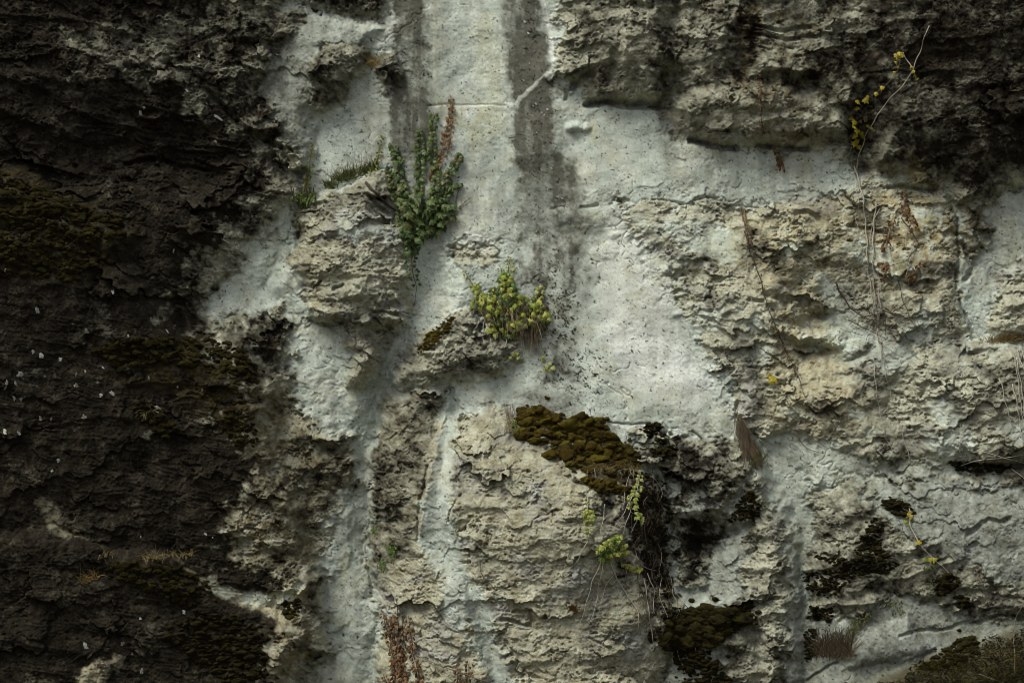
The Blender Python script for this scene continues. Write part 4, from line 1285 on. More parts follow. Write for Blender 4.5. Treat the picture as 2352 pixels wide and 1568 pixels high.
for pts, a, b in (([(1105, 690), (1086, 655), (1066, 620)], 8, 4), ([(1112, 685), (1098, 665), (1092, 650)], 13, 11), ([(1165, 650), (1168, 620), (1172, 590)], 10, 5), ([(1152, 640), (1152, 612)], 6, 4), ([(1178, 625), (1190, 612)], 6, 4),
                  ([(1222, 715), (1234, 690), (1246, 655)], 10, 7), ([(1240, 700), (1256, 720), (1250, 738)], 12, 10), ([(1165, 632), (1176, 640)], 12, 11)):
    yv.stem(pts, 1.4, 0.7, M_BARK)
    along(yv, pts, 3.6, a, b, [M_IVYY, M_IVYP], 7, 6)
yv.stem([(1238, 672), (1256, 645)], 1.2, 0.6, M_BARK)
for pts in ([(1225, 745), (1240, 790), (1250, 820), (1264, 846)], [(1120, 720), (1108, 750), (1112, 790)], [(1105, 715), (1100, 745), (1085, 760)], [(1190, 740), (1200, 790), (1205, 820)], [(1210, 740), (1222, 780), (1240, 808)],
            [(1105, 772), (1118, 764), (1140, 766), (1152, 758)], [(1172, 812), (1190, 802), (1232, 798), (1244, 790)], [(1130, 725), (1122, 760), (1128, 790)], [(1160, 745), (1164, 780), (1160, 800)]):
    yv.stem(pts, 1.2, 0.6, M_PALEB, 8)
along(yv, [(1246, 805), (1252, 825)], 5, 6, 8, [M_IVYP], 4)
for u, v in ((1255, 838), (1262, 832), (1268, 842), (1250, 846), (1262, 848), (1178, 812), (1186, 808), (1190, 818), (1170, 820)):
    yv.leaf(u, v, 5, RND_.uniform(8, 12), [M_IVYP, M_IVYY])
vs_, fs = [], []
for _ in range(70):
    u, v = RND_.uniform(1105, 1245), RND_.uniform(690, 745)
    p_, n_ = surf(u, v)
    p_.y -= RND_.uniform(8, 30) * px
    ribbon(vs_, fs, p_, (RND_.gauss(0, 0.35), -0.3, -1), RND_.uniform(20, 62) * px, 1.3 * px, 0.3)
link_mesh('hanging_stalks', vs_, fs, M_STRAW, yv.root, False, 'stuff')
vs_, fs = [], []
for _ in range(90):
    u, v = RND_.uniform(1195, 1236), RND_.uniform(740, 765)
    p_, n_ = surf(u, v)
    p_.y -= RND_.uniform(8, 26) * px
    ribbon(vs_, fs, p_, (RND_.gauss(0, 0.25), -0.3, -1), RND_.uniform(25, 60) * px, 1.5 * px, 0.3)
link_mesh('dead_stalks', vs_, fs, M_BROWNG, yv.root, False, 'stuff')
yv.finish()

# ------------------------------------------------------------------ small plants left of the ivy
w = Plant('herb', 695, 455, 'leafy green herb with dark seed heads in the crevice left of the layered outcrop', 'wild plant')
for u, v in scatter([(668, 452), (690, 440), (722, 432), (726, 455), (705, 470), (680, 468)], 130):
    w.leaf(u, v, RND_.uniform(3, 18), RND_.uniform(6, 12), [M_HERBD, M_HERBD, M_HERB, M_GREENG], 'oval')
for _ in range(7):
    u = RND_.uniform(672, 722)
    w.stem([(u, 455), (u + RND_.uniform(-4, 4), 432 + RND_.uniform(-6, 4))], 0.9, 1.4, M_DARKB, 10, 'seed_stalk', 0.3)
w.finish()
w = Plant('creeper', 706, 440, 'yellowing creeper strand rising from the green herb along the pale crack', 'creeper')
for pts in ([(700, 440), (708, 400), (714, 360), (718, 326)], [(704, 440), (700, 415), (708, 398)]):
    w.stem(pts, 1.2, 0.5, M_BARK)
    along(w, pts, 3.2, 9, 5, [M_IVYY, M_GOLD, M_YEL, M_HERB], 5, 4, 'oval')
w.finish()
tuft('grass_tuft', [(805, 404, 26), (785, 412, 22), (830, 394, 24), (760, 428, 12), (800, 406, 14), (855, 388, 10)], 'dark green grass tuft with tall pale stalks atop the layered outcrop', 'grass',
     [(230, M_HERBD, 30, 2.0, 0.75, 0.7, 0.0, 'blades'), (90, M_GREENG, 24, 1.8, 0.9, 0.8, 0.0, 'green_blades'), (60, M_STRAW, 66, 0.8, 0.4, 0.25, -0.1, 'stalks')])
w = Plant('ivy_sprig', 862, 385, 'slim ivy sprig standing up between grass tuft and large ivy', 'ivy')
w.stem([(856, 392), (868, 360), (872, 335), (880, 308)], 1.3, 0.5, M_BARK)
along(w, [(852, 394), (868, 360), (872, 335), (880, 308)], 3.4, 8, 5, [M_IVY, M_IVYY, M_IVYP], 5, 4)
w.finish()
tuft('grass_tuft', [(852, 146, 14), (862, 150, 9)], 'golden dry grass tuft beside the jutting dark stone', 'grass', [(46, M_GOLD, 40, 1.1, 0.7, 0.5, -0.2, 'blades'), (34, M_STRAW, 38, 0.9, 0.7, 0.4, 0.0, 'stalks')])

# ------------------------------------------------------------------ bottom of the bulge
w = Plant('creeper', 925, 1560, 'withered brown ivy strands hanging at the foot of the bulge', 'creeper')
for pts, a, b in (([(900, 1600), (912, 1540), (900, 1470), (886, 1420), (880, 1400)], 11, 8), ([(930, 1600), (925, 1530), (915, 1460), (905, 1405)], 12, 9), ([(945, 1600), (930, 1540), (920, 1480), (914, 1365)], 12, 4),
                  ([(965, 1600), (968, 1540), (952, 1490), (946, 1440), (940, 1405)], 11, 9), ([(935, 1580), (925, 1500), (930, 1440), (926, 1420)], 12, 9), ([(895, 1568), (884, 1540)], 10, 9)):
    w.stem(pts, 1.6, 0.7, M_DARKB)
    along(w, pts[:-1] + [pts[-1]] if pts[-1][1] > 1380 else pts[:-1], 4.2, a, b, [M_RED, M_RED, M_DEAD], 6, 5, 'dead')
w.finish()
w = Plant('creeper', 1065, 1560, 'smaller pair of withered brown ivy strands right of the dry straight stem', 'creeper')
for pts in ([(1050, 1600), (1054, 1550), (1052, 1510)], [(1085, 1600), (1075, 1550), (1080, 1505)], [(1062, 1590), (1062, 1540)]):
    w.stem(pts, 1.4, 0.6, M_DARKB)
    along(w, pts, 4, 11, 7, [M_RED, M_DEAD, M_DEAD], 6, 5, 'dead')
w.finish()
w = Plant('dry_stem', 1060, 1530, 'long straight dry stem lying aslant over the lower bulge', 'stem')
w.stem([(958, 1492), (1010, 1512), (1060, 1528), (1110, 1546), (1160, 1572), (1200, 1590)], 1.0, 1.8, M_BARK, 8, 'stem', 0.5)
w.finish()
for u, v, n, r, lb in ((902, 1258, 60, 14, 'bright green herb cushion on the left edge of the bulge'), (882, 1290, 40, 12, 'small green herb hanging below the bright cushion'), (860, 1212, 22, 9, 'tiny green herb in the crack beside the pale channel')):
    w = Plant('herb', u, v, lb, 'wild plant')
    for _ in range(n):
        w.leaf(u + RND_.gauss(0, r * 0.5), v + RND_.gauss(0, r * 0.65), RND_.uniform(2, 10), RND_.uniform(4, 7.5), [M_HERB, M_HERB, M_GREENG], 'oval')
    w.finish()

# climbers at the black streak
w = Plant('ivy_strand', 1350, 1200, 'pale ivy strand hanging left of the black streak', 'ivy')
w.stem([(1348, 1130), (1344, 1165), (1350, 1200), (1346, 1240)], 1.1, 0.6, M_PALEB)
along(w, [(1345, 1135), (1345, 1150)], 5, 6, 6, [M_IVYP], 5)
for u, v in scatter([(1336, 1160), (1358, 1160), (1360, 1184), (1340, 1186)], 26):
    w.leaf(u, v, RND_.uniform(3, 10), RND_.uniform(8, 12), [M_IVYP, M_IVYY])
along(w, [(1348, 1188), (1350, 1218)], 5, 9, 7, [M_IVYP], 5)
w.finish()
w = Plant('ivy_strand', 1456, 1130, 'pale ivy strand trailing under the mossy ledge', 'ivy')
w.stem([(1468, 1088), (1460, 1120), (1446, 1160), (1432, 1200), (1424, 1225)], 1.1, 0.6, M_PALEB)
along(w, [(1468, 1088), (1462, 1115), (1448, 1135), (1446, 1160)], 3.2, 8, 12, [M_IVYP], 8, 5)
w.finish()
w = Plant('ivy_strand', 1462, 1180, 'small pale ivy bunch against the black streak', 'ivy')
for u, v in scatter([(1452, 1170), (1472, 1168), (1472, 1195), (1458, 1192)], 14):
    w.leaf(u, v, RND_.uniform(3, 8), RND_.uniform(9, 13), [M_IVYP])
w.stem([(1466, 1175), (1452, 1205), (1444, 1220)], 0.9, 0.5, M_PALEB)
w.finish()
w = Plant('ivy_bush', 1402, 1245, 'yellow green ivy clump sending pale bare roots down the bulge', 'ivy')
for u, v in scatter([(1366, 1248), (1380, 1232), (1420, 1218), (1432, 1235), (1440, 1255), (1420, 1262), (1392, 1276), (1374, 1272)], 100):
    w.leaf(u, v, RND_.uniform(4, 22), RND_.uniform(8, 14), [M_IVYY, M_IVYY, M_IVYP, M_HERB])
for u, v in scatter([(1425, 1285), (1460, 1290), (1476, 1305), (1440, 1300)], 26):
    w.leaf(u, v, RND_.uniform(3, 10), RND_.uniform(6, 10), [M_IVYY, M_IVYP])
for pts, r in (([(1396, 1275), (1408, 1310), (1428, 1345), (1450, 1375), (1464, 1400), (1460, 1440)], 2.6), ([(1380, 1275), (1358, 1320), (1345, 1370), (1330, 1420), (1320, 1445)], 1.8), ([(1384, 1278), (1372, 1330), (1366, 1380), (1350, 1420)], 1.6),
               ([(1345, 1230), (1325, 1275), (1300, 1300), (1290, 1340)], 1.5), ([(1446, 1265), (1465, 1285), (1482, 1300), (1505, 1306)], 1.7), ([(1456, 1284), (1460, 1262), (1454, 1258)], 1.2),
               ([(1386, 1150), (1382, 1180), (1372, 1230)], 1.3), ([(1382, 1185), (1396, 1170)], 1.0), ([(1450, 1130), (1430, 1170), (1395, 1220)], 1.1), ([(1476, 1320), (1484, 1380), (1490, 1430), (1500, 1480)], 1.8), ([(1484, 1310), (1500, 1350), (1496, 1400)], 1.4),
               ([(1404, 1310), (1385, 1340), (1370, 1400)], 1.2)):
    w.stem(pts, r * 0.85, r * 0.35, M_PALEB, 5, 'root')
w.finish()
tuft('grass_tuft', [(1316, 1390, 10)], 'tiny rusty tuft on the pale flank of the bulge', 'grass', [(46, M_DEAD, 22, 1.5, 0.5, 0.9, 0.1, 'blades')])
w = Plant('twig', 1302, 1350, 'thin bent twig on the pale flank of the bulge', 'twig')
w.stem([(1104, 1278), (1108, 1310), (1128, 1330), (1142, 1345)], 0.9, 0.5, M_DARKB)
w.finish()

# ------------------------------------------------------------------ moss
moss_patch([(1200, 944), (1244, 940), (1284, 958), (1268, 985), (1200, 975)], 26, 18, 38, M_MOSS, 'olive moss cushions at the upper left end of the mossy ledge', 8)
moss_patch([(1296, 975), (1330, 962), (1390, 966), (1398, 1002), (1340, 1005)], 22, 20, 44, M_MOSS, 'plump olive moss cushions at the crack above the mossy ledge', 9)
moss_patch([(1180, 985), (1290, 985), (1400, 1000), (1440, 1030), (1462, 1052), (1460, 1080), (1390, 1090), (1320, 1070), (1250, 1046), (1262, 1018), (1190, 1005)], 92, 13, 36, M_MOSS, 'broad brown olive moss carpet over the top of the bulge', 9)
moss_patch([(1330, 1092), (1400, 1104), (1440, 1120), (1420, 1130), (1350, 1112)], 30, 12, 26, M_MOSS, 'low strip of brown moss below the pale grass', 6)
moss_patch([(955, 812), (985, 770), (1015, 745), (1040, 730), (1032, 752), (1005, 785), (975, 812)], 60, 6, 13, M_MOSS, 'thin olive moss strip along the slanting edge of the knoll', 5)
moss_patch([(0, 400), (90, 425), (200, 480), (300, 520), (310, 545), (200, 560), (60, 520), (0, 500)], 170, 9, 24, M_MOSSD, 'dark moss cushions along the brow of the left buttress', 8)
moss_patch([(0, 520), (120, 540), (230, 560), (280, 600), (200, 650), (60, 640), (0, 620)], 130, 8, 20, M_MOSSD, 'sparser dark moss below the brow of the left buttress', 9)
moss_patch([(230, 800), (300, 780), (420, 775), (540, 790), (590, 830), (600, 880), (520, 850), (400, 830), (300, 850)], 150, 8, 24, M_MOSSD, 'dark olive moss along the crest of the lower left rock', 8)
moss_patch([(520, 930), (590, 950), (600, 1010), (560, 1020), (525, 970)], 40, 8, 18, M_MOSSD, 'dark moss patch at the right corner of the lower left rock', 8)
moss_patch([(325, 925), (350, 915), (375, 945), (420, 980), (400, 1000), (350, 970)], 22, 10, 24, M_MOSSD, 'moss mounds around the bleached flakes on the left rock', 10)
moss_patch([(240, 1290), (330, 1280), (430, 1290), (480, 1330), (520, 1370), (440, 1380), (330, 1330)], 70, 10, 24, M_MOSSD, 'dark moss under the drooping grass of the lower left step', 8)
moss_patch([(380, 1430), (470, 1400), (560, 1410), (620, 1450), (620, 1540), (540, 1560), (440, 1480)], 170, 7, 22, M_MOSSK, 'black moss spread below the concrete ledge at lower left', 8)
moss_patch([(650, 1375), (690, 1370), (700, 1400), (670, 1410)], 22, 8, 15, M_MOSSD, 'small dark moss group at the end of the concrete ledge', 6)
moss_patch([(1530, 1418), (1580, 1396), (1640, 1400), (1690, 1384), (1732, 1400), (1700, 1425), (1640, 1470), (1560, 1480), (1520, 1460)], 80, 18, 44, M_MOSSD, 'dark green moss cushions capping the low rock at the foot', 8)
moss_patch([(1540, 1480), (1620, 1480), (1660, 1540), (1700, 1590), (1580, 1590)], 80, 9, 24, M_MOSSK, 'blackish moss running down below the capped low rock', 8)
moss_patch([(1690, 1160), (1712, 1120), (1728, 1130), (1745, 1165), (1730, 1196), (1715, 1185), (1690, 1200), (1672, 1196)], 60, 6, 14, M_MOSSK, 'black moss triangle beside the concrete rib', 5)
moss_patch([(1475, 978), (1505, 970), (1530, 1000), (1524, 1020), (1485, 1000)], 30, 6, 15, M_MOSSK, 'black moss tufts right of the mossy ledge', 5)
moss_patch([(1490, 1030), (1540, 1026), (1550, 1044), (1500, 1050)], 26, 7, 15, M_MOSSK, 'short row of black moss under the tufts by the ledge', 5)
moss_patch([(1425, 1085), (1470, 1080), (1530, 1110), (1535, 1170), (1528, 1250), (1535, 1330), (1560, 1420), (1520, 1420), (1490, 1330), (1462, 1240), (1440, 1150)], 190, 6, 15, M_MOSSK, 'black moss film thickening the black streak', 6)
moss_patch([(2020, 1150), (2050, 1142), (2085, 1160), (2094, 1178), (2060, 1180), (2030, 1166)], 44, 7, 16, M_MOSSK, 'black moss blot above the winding yellow leaved twig', 6)
moss_patch([(1975, 1220), (2010, 1180), (2022, 1200), (2018, 1260), (2060, 1290), (2040, 1310), (1960, 1320), (1900, 1370), (1850, 1350), (1850, 1315), (1920, 1300), (1870, 1275), (1960, 1280)], 270, 5, 14, M_MOSSK, 'large branching black moss growth on the lower right rock', 5)
moss_patch([(1860, 1390), (1910, 1395), (1905, 1425), (1870, 1420)], 40, 5, 13, M_MOSSK, 'lowest black moss blot under the branching growth', 5)
moss_patch([(2140, 1330), (2175, 1310), (2195, 1330), (2180, 1350), (2150, 1368)], 34, 10, 22, M_MOSSK, 'rounded black moss lump right of the hanging creeper', 8)
moss_patch([(2185, 1365), (2215, 1370), (2220, 1390), (2195, 1390)], 16, 8, 16, M_MOSSK, 'small black moss lump below the rounded one', 7)
moss_patch([(1845, 1450), (1870, 1440), (1872, 1500), (1850, 1520)], 34, 6, 14, M_MOSSK, 'narrow black moss strip left of the dry brown shrub', 6)
moss_patch([(2100, 1530), (2170, 1480), (2230, 1455), (2240, 1490), (2150, 1530)], 60, 10, 24, M_MOSSD, 'dark moss on the upper rim of the grassy bank', 9)
moss_patch([(2180, 1060), (2230, 1058), (2320, 1070), (2300, 1082), (2200, 1080)], 34, 8, 16, M_MOSSK, 'black moss in the slot under the shelf at the right edge', 7)

tuft('grass_tuft', [(1370, 1080, 30), (1410, 1082, 40), (1450, 1080, 30)], 'pale grass drooping over the lower lip of the mossy ledge', 'grass', [(90, M_STRAW, 46, 1.3, 0.6, 1.7, 0.0, 'blades'), (34, M_PALEB, 60, 1.0, 0.5, 2.2, 0.1, 'stalks')])
tuft('grass_tuft', [(1340, 1010, 26), (1400, 1010, 40), (1440, 1040, 30)], 'sparse green blades rising through the moss carpet', 'grass', [(60, M_GREENG, 26, 1.2, 0.5, 0.6, 0.0, 'blades')])
w = Plant('twig', 1165, 965, 'dry brown twig fringe left of the olive moss cushions', 'twig')
for k in range(9):
    a = RND_.uniform(1152, 1180)
    w.stem([(a, 930 + RND_.uniform(-5, 10)), (a + RND_.uniform(-8, 8), 960), (a + RND_.uniform(-10, 16), 992)], 0.8, 0.5, M_BARK, 4)
for u, v in scatter([(1165, 960), (1190, 960), (1190, 985), (1168, 985)], 26):
    w.leaf(u, v, RND_.uniform(2, 7), RND_.uniform(4, 8), [M_HERB, M_IVYY], 'oval')
w.finish()

# curtain of roots and dead stems in the black streak
root = root_at('hanging_roots', 1490, 1240, 'tangled dark curtain of hanging roots and dead stems in the black streak', 'roots')
for mat_, cnt, L, w_, nm in ((M_DARKB, 60, 90, 1.1, 'dark_roots'), (M_BROWNG, 44, 70, 0.9, 'dead_stems'), (M_PALEB, 12, 110, 0.9, 'pale_roots')):
    vs_, fs = [], []
    for _ in range(cnt):
        f = RND_.random()
        u, v = 1470 + 45 * f + RND_.gauss(0, 30), 1095 + 300 * f + RND_.gauss(0, 30)
        L_ = RND_.uniform(0.3, 1.1) * L
        pts = [(u, v)]
        for k in range(4):
            pts.append((pts[-1][0] + RND_.gauss(1.5, 11), pts[-1][1] + L_ / 4))
        P = path3(pts, RND_.uniform(2, 8), 2.0, 12)
        tv, tf = tube(P, w_ * px * 0.8, w_ * px * 0.35, 3)
        n0 = len(vs_)
        vs_ += tv
        fs += [tuple(n0 + i for i in f_) for f_ in tf]
    link_mesh(nm, vs_, fs, mat_, root, False, 'stuff')

# the brown mop of hanging grass
root = root_at('grass_tuft', 1712, 990, 'long brown mop of dead grass hanging beside the concrete rib', 'grass')
vs_, fs = [], []
for _ in range(430):
    f = RND_.random() ** 0.7
    u, v = 1690 + 34 * f + RND_.gauss(0, 3 + 8 * f), 950 + 85 * f + RND_.gauss(0, 7)
    p_, n_ = surf(u, v)
    p_.y = min(p_.y, front(u, v, 10)) - RND_.uniform(0, 14) * px
    ribbon(vs_, fs, p_, (0.34 + RND_.gauss(0, 0.3), -0.2, -1), RND_.uniform(16, 66) * px, 1.2 * px, 0.15)
link_mesh('blades', vs_, fs, M_BROWNG, root, False, 'stuff')
vs_, fs = [], []
for _ in range(50):
    u, v = 1735 + RND_.gauss(0, 10), 1062 + RND_.gauss(0, 6)
    p_, n_ = surf(u, v)
    p_.y -= 6 * px
    ribbon(vs_, fs, p_, (RND_.gauss(0, 0.5), -0.4, 1), RND_.uniform(18, 44) * px, 1.4 * px, 0.5)
link_mesh('green_blades', vs_, fs, M_HERBD, root, False, 'stuff')

# ------------------------------------------------------------------ creepers on the right
w = Plant('creeper', 2000, 300, 'yellow leaved creeper with pale stem in the dark alcove', 'creeper')
w.stem([(2115, 72), (2100, 130), (2075, 190), (2030, 240), (1995, 300), (1975, 360), (1965, 400)], 1.2, 1.0, M_PALEB, 6, 'stem', 2)
w.stem([(2062, 130), (2054, 165), (2040, 190), (2010, 215), (1985, 235)], 0.9, 0.6, M_BARK, 6)
w.stem([(2062, 130), (2078, 155), (2095, 188)], 1.5, 0.8, M_PALEB, 6)
for u, v, s_ in ((2050, 132, 12), (2056, 128, 11), (2062, 134, 10), (2048, 148, 8), (2052, 160, 7), (2044, 172, 7), (2022, 202, 10), (2010, 215, 9), (1994, 220, 11), (1984, 228, 13), (1966, 232, 12), (1970, 246, 13), (1958, 270, 11), (1964, 278, 14), (1960, 290, 10),
                  (1970, 296, 15), (1968, 306, 14), (1978, 302, 12), (1972, 318, 14), (1984, 310, 9), (1966, 326, 13), (1976, 332, 12), (2082, 160, 7), (2086, 170, 8), (2092, 180, 8), (2096, 186, 7), (1994, 286, 8), (2002, 292, 7)):
    w.leaf(u, v, 7, s_ * 1.15, [M_YEL])
for u, v in scatter([(1970, 230), (2005, 230), (2010, 310), (1975, 330)], 30):
    w.leaf(u, v, 2, RND_.uniform(6, 10), [M_DARKL, M_HERBD])
w.finish()
w = Plant('creeper', 1790, 365, 'rust brown leafy tassel hanging below the overhang slot', 'creeper')
w.stem([(1782, 335), (1790, 360), (1798, 385), (1802, 396)], 1.0, 0.6, M_BARK, 4)
along(w, [(1784, 338), (1790, 360), (1798, 384)], 2.4, 7, 9, [M_DEAD, M_RED], 4, 4, 'dead')
w.finish()
w = Plant('creeper', 1740, 240, 'thin rusty creeper standing on the upper right rock face', 'creeper')
w.stem([(1752, 310), (1744, 270), (1742, 220), (1740, 172)], 0.9, 0.5, M_DEAD, 3)
along(w, [(1745, 260), (1742, 220), (1740, 172)], 4, 5, 5, [M_DEAD, M_RED], 4, 3, 'dead')
along(w, [(1752, 310), (1744, 275)], 5, 6, 5, [M_DEAD], 4, 3, 'dead')
w.finish()

w = Plant('climbing_root', 1990, 600, 'pale bare climbing roots running down below the yellow creeper', 'roots')
for pts, r in (([(1966, 380), (1982, 450), (1990, 520), (1992, 600), (2003, 680), (2012, 760)], 2.6), ([(1975, 370), (1968, 430), (1975, 500)], 1.4), ([(2012, 470), (2006, 540), (2004, 610), (2010, 690), (2018, 760), (2030, 830)], 2.2),
               ([(2018, 480), (2000, 530), (1998, 560)], 1.3), ([(1965, 490), (1972, 530), (1966, 560)], 1.1), ([(2018, 660), (2022, 720), (2014, 760), (2030, 850), (2060, 960), (2090, 1060)], 1.8), ([(2015, 620), (2022, 660), (2026, 680)], 1.0),
               ([(2040, 560), (2050, 620), (2056, 680)], 1.0), ([(2090, 500), (2075, 560), (2090, 590)], 1.1), ([(1925, 390), (1945, 360), (1962, 335)], 1.2), ([(2005, 820), (2010, 900), (2030, 1000), (2050, 1040)], 1.4), ([(2100, 560), (2090, 590), (2075, 640)], 1.2)):
    w.stem(pts, r * 0.85, r * 0.4, M_PALEB, 4, 'root', 2)
w.finish()
w = Plant('dead_branch', 1985, 720, 'tangled dark dead branches arching over the right rock face', 'branch')
for pts, r in (([(1922, 648), (1930, 670), (1950, 700), (1972, 722), (2000, 735), (2030, 735)], 2.4), ([(1985, 728), (2020, 720), (2055, 712), (2075, 698)], 1.4), ([(2045, 720), (2070, 700), (2100, 680), (2110, 672)], 1.2), ([(2060, 640), (2070, 690), (2090, 740), (2108, 762)], 1.2),
               ([(1950, 735), (1980, 750), (2020, 770), (2040, 780)], 1.3), ([(1990, 700), (2010, 745), (2030, 760)], 1.2), ([(2005, 630), (2015, 690), (2008, 730)], 1.0), ([(2030, 720), (2035, 760), (2025, 790)], 1.0), ([(2070, 500), (2110, 560), (2080, 600), (2040, 612)], 1.6)):
    w.stem(pts, r * 0.9, r * 0.4, M_DARKB, 8, 'branch', 2)
for _ in range(34):
    a, b = RND_.uniform(1955, 2085), RND_.uniform(700, 790)
    w.stem([(a, b), (a + RND_.uniform(-25, 25), b + RND_.uniform(-18, 18)), (a + RND_.uniform(-40, 40), b + RND_.uniform(-10, 34))], 0.75, 0.4, RND_.choice([M_DARKB, M_BARK, M_PALEB]), 7, 'twig', 1.5)
w.finish()
for pts, lb in (([(2034, 570), (2040, 530), (2050, 500)], 'upper rust leaved sprig beside the pale roots'), ([(2025, 600), (2035, 620), (2030, 650)], 'dark rust leaved clump at the fork of the pale roots'), ([(2090, 640), (2098, 620), (2112, 605)], 'rust leaved sprig on the pale rock right of the roots'),
                ([(2088, 500), (2076, 470), (2078, 435)], 'rust leaved strand under the corner of the upper rock'), ([(2100, 530), (2094, 510), (2090, 490)], 'short rust leaved strand in the ochre hollow')):
    w = Plant('creeper', pts[0][0], pts[0][1], lb, 'creeper', 'rust leaved sprigs on the right rock face')
    w.stem(pts, 1.1, 0.5, M_BARK, 4)
    along(w, pts, 2.6, 10, 6, [M_DEAD, M_RED, M_DEAD], 7, 4, 'dead')
    w.finish()
w = Plant('creeper', 1790, 780, 'dark leaved creeper winding down the pale rock past the ochre patch', 'creeper')
w.stem([(1710, 530), (1722, 580), (1742, 630), (1756, 690), (1776, 745), (1800, 800), (1830, 860), (1846, 915)], 1.4, 0.6, M_DARKB, 4)
w.stem([(1718, 600), (1712, 650), (1735, 720), (1760, 760)], 0.9, 0.5, M_PALEB, 3)
along(w, [(1742, 625), (1756, 690), (1766, 710)], 6, 5, 6, [M_DARKL, M_DEAD], 4, 3, 'oval')
along(w, [(1768, 735), (1780, 760), (1800, 800), (1835, 865)], 3.6, 7, 5, [M_DARKL, M_DARKL, M_DEAD], 4, 4, 'oval')
w.finish()
w = Plant('creeper', 1716, 520, 'dry brown tangle hanging near the top of the pale rock', 'creeper')
for k in range(10):
    a = RND_.uniform(-6, 6)
    w.stem([(1706 + a, 472 + RND_.uniform(-4, 8)), (1712 + a * 0.6, 510), (1720 + RND_.uniform(-5, 5), 545 + RND_.uniform(-15, 30))], 0.9, 0.5, RND_.choice([M_BARK, M_DARKB, M_STRAW]), 4)
along(w, [(1704, 475), (1714, 520), (1724, 560)], 4, 5, 6, [M_DEAD, M_STRAW], 4, 3, 'dead')
w.finish()
w = Plant('ivy_sprig', 1768, 866, 'single sprig of bright yellow leaves on the ochre rock', 'ivy')
for u, v in ((1762, 858), (1768, 864), (1774, 870), (1766, 872), (1776, 866)):
    w.leaf(u, v, 4, 13, [M_YEL])
w.stem([(1764, 850), (1770, 880)], 0.8, 0.5, M_BARK)
w.finish()
w = Plant('twig', 1800, 920, 'thin bare twigs below the yellow sprig', 'twig')
for pts in ([(1800, 905), (1808, 930), (1830, 950), (1850, 985)], [(1830, 985), (1870, 1010), (1900, 1030)], [(1830, 1000), (1850, 1030), (1890, 1040)]):
    w.stem(pts, 1.1, 0.5, M_BARK, 4, 'twig')
w.finish()
w = Plant('climbing_root', 2335, 900, 'pale forked roots hanging at the right edge of the shelf', 'roots')
for pts in ([(2318, 800), (2328, 850), (2336, 930), (2350, 1010)], [(2330, 800), (2345, 860), (2352, 920)], [(2318, 880), (2330, 940), (2338, 1000)], [(2290, 870), (2300, 920), (2318, 980)], [(2340, 800), (2356, 850), (2368, 920)], [(2326, 820), (2340, 900), (2344, 960)]):
    w.stem(pts, 1.6, 0.8, M_PALEB, 5, 'root', 2)
w.finish()
w = Plant('dead_branch', 2230, 1040, 'pale branched twigs over the dark slot on the right', 'branch')
for pts in ([(2200, 1000), (2195, 1030), (2210, 1058)], [(2190, 1010), (2215, 1020), (2225, 1040)], [(2200, 1070), (2240, 1055), (2300, 1050), (2360, 1040)], [(2250, 1035), (2300, 1050), (2360, 1065)], [(2180, 985), (2200, 1002), (2212, 990)], [(2320, 1075), (2340, 1090), (2356, 1110)]):
    w.stem(pts, 1.4, 0.6, M_PALEB, 6, 'twig')
w.finish()
tuft('grass_tuft', [(2300, 782, 50), (2336, 780, 40), (2290, 786, 24), (2310, 780, 16)], 'golden brown grass tuft on the shelf at the right edge', 'grass', [(110, M_GOLD, 34, 1.2, 0.8, 0.9, 0.0, 'blades'), (90, M_BROWNG, 24, 1.4, 0.8, 0.9, 0.0, 'brown_blades')])
w = Plant('creeper', 2100, 1230, 'winding pale twig with few yellow leaves on the lower right rock', 'creeper')
w.stem([(2084, 1160), (2082, 1195), (2094, 1230), (2120, 1265), (2150, 1290), (2170, 1310), (2186, 1318)], 1.6, 0.8, M_PALEB, 5, 'stem', 2)
for u, v in ((2080, 1176), (2086, 1180), (2082, 1188), (2074, 1192), (2080, 1198), (2104, 1238), (2128, 1276), (2138, 1276), (2120, 1278), (2084, 1170)):
    w.leaf(u, v, 5, RND_.uniform(9, 14), [M_YEL, M_IVYY])
for u, v in scatter([(2112, 1290), (2140, 1280), (2150, 1330), (2125, 1370), (2108, 1340)], 50):
    w.leaf(u, v, RND_.uniform(2, 8), RND_.uniform(5, 8), [M_HERBD, M_DARKL], 'oval')
w.finish()
root = root_at('shrub', 1905, 1480, 'dry brown shrub with thin upright shoots in the lower right hollow', 'shrub')
vs_, fs = [], []
for _ in range(420):
    u, v = RND_.uniform(1870, 1950), 1495 + RND_.gauss(0, 7)
    p_, n_ = surf(u, v)
    p_.y = min(p_.y, front(u, v, 8)) - RND_.uniform(0, 22) * px
    ribbon(vs_, fs, p_, (RND_.gauss(0.1, 0.45), -0.3, 1), RND_.uniform(20, 72) * px, 1.4 * px, 0.35)
link_mesh('shoots', vs_, fs, M_BROWNG, root, False, 'stuff')
w = Plant('creeper', 1970, 1420, 'olive creeper arching along the rock edge right of the dry shrub', 'creeper')
w.stem([(1945, 1450), (1960, 1425), (2000, 1405), (2040, 1390), (2060, 1360)], 1.3, 0.6, M_BARK, 5)
for u, v in scatter([(1935, 1450), (1955, 1415), (1990, 1398), (2000, 1410), (1970, 1440), (1950, 1465)], 110):
    w.leaf(u, v, RND_.uniform(2, 12), RND_.uniform(5, 8), [M_GREENG, M_HERBD, M_BROWNG], 'oval')
for u, v in scatter([(2030, 1380), (2060, 1370), (2075, 1400), (2050, 1410)], 34):
    w.leaf(u, v, RND_.uniform(2, 8), RND_.uniform(5, 8), [M_GREENG, M_HERBD], 'oval')
w.finish()
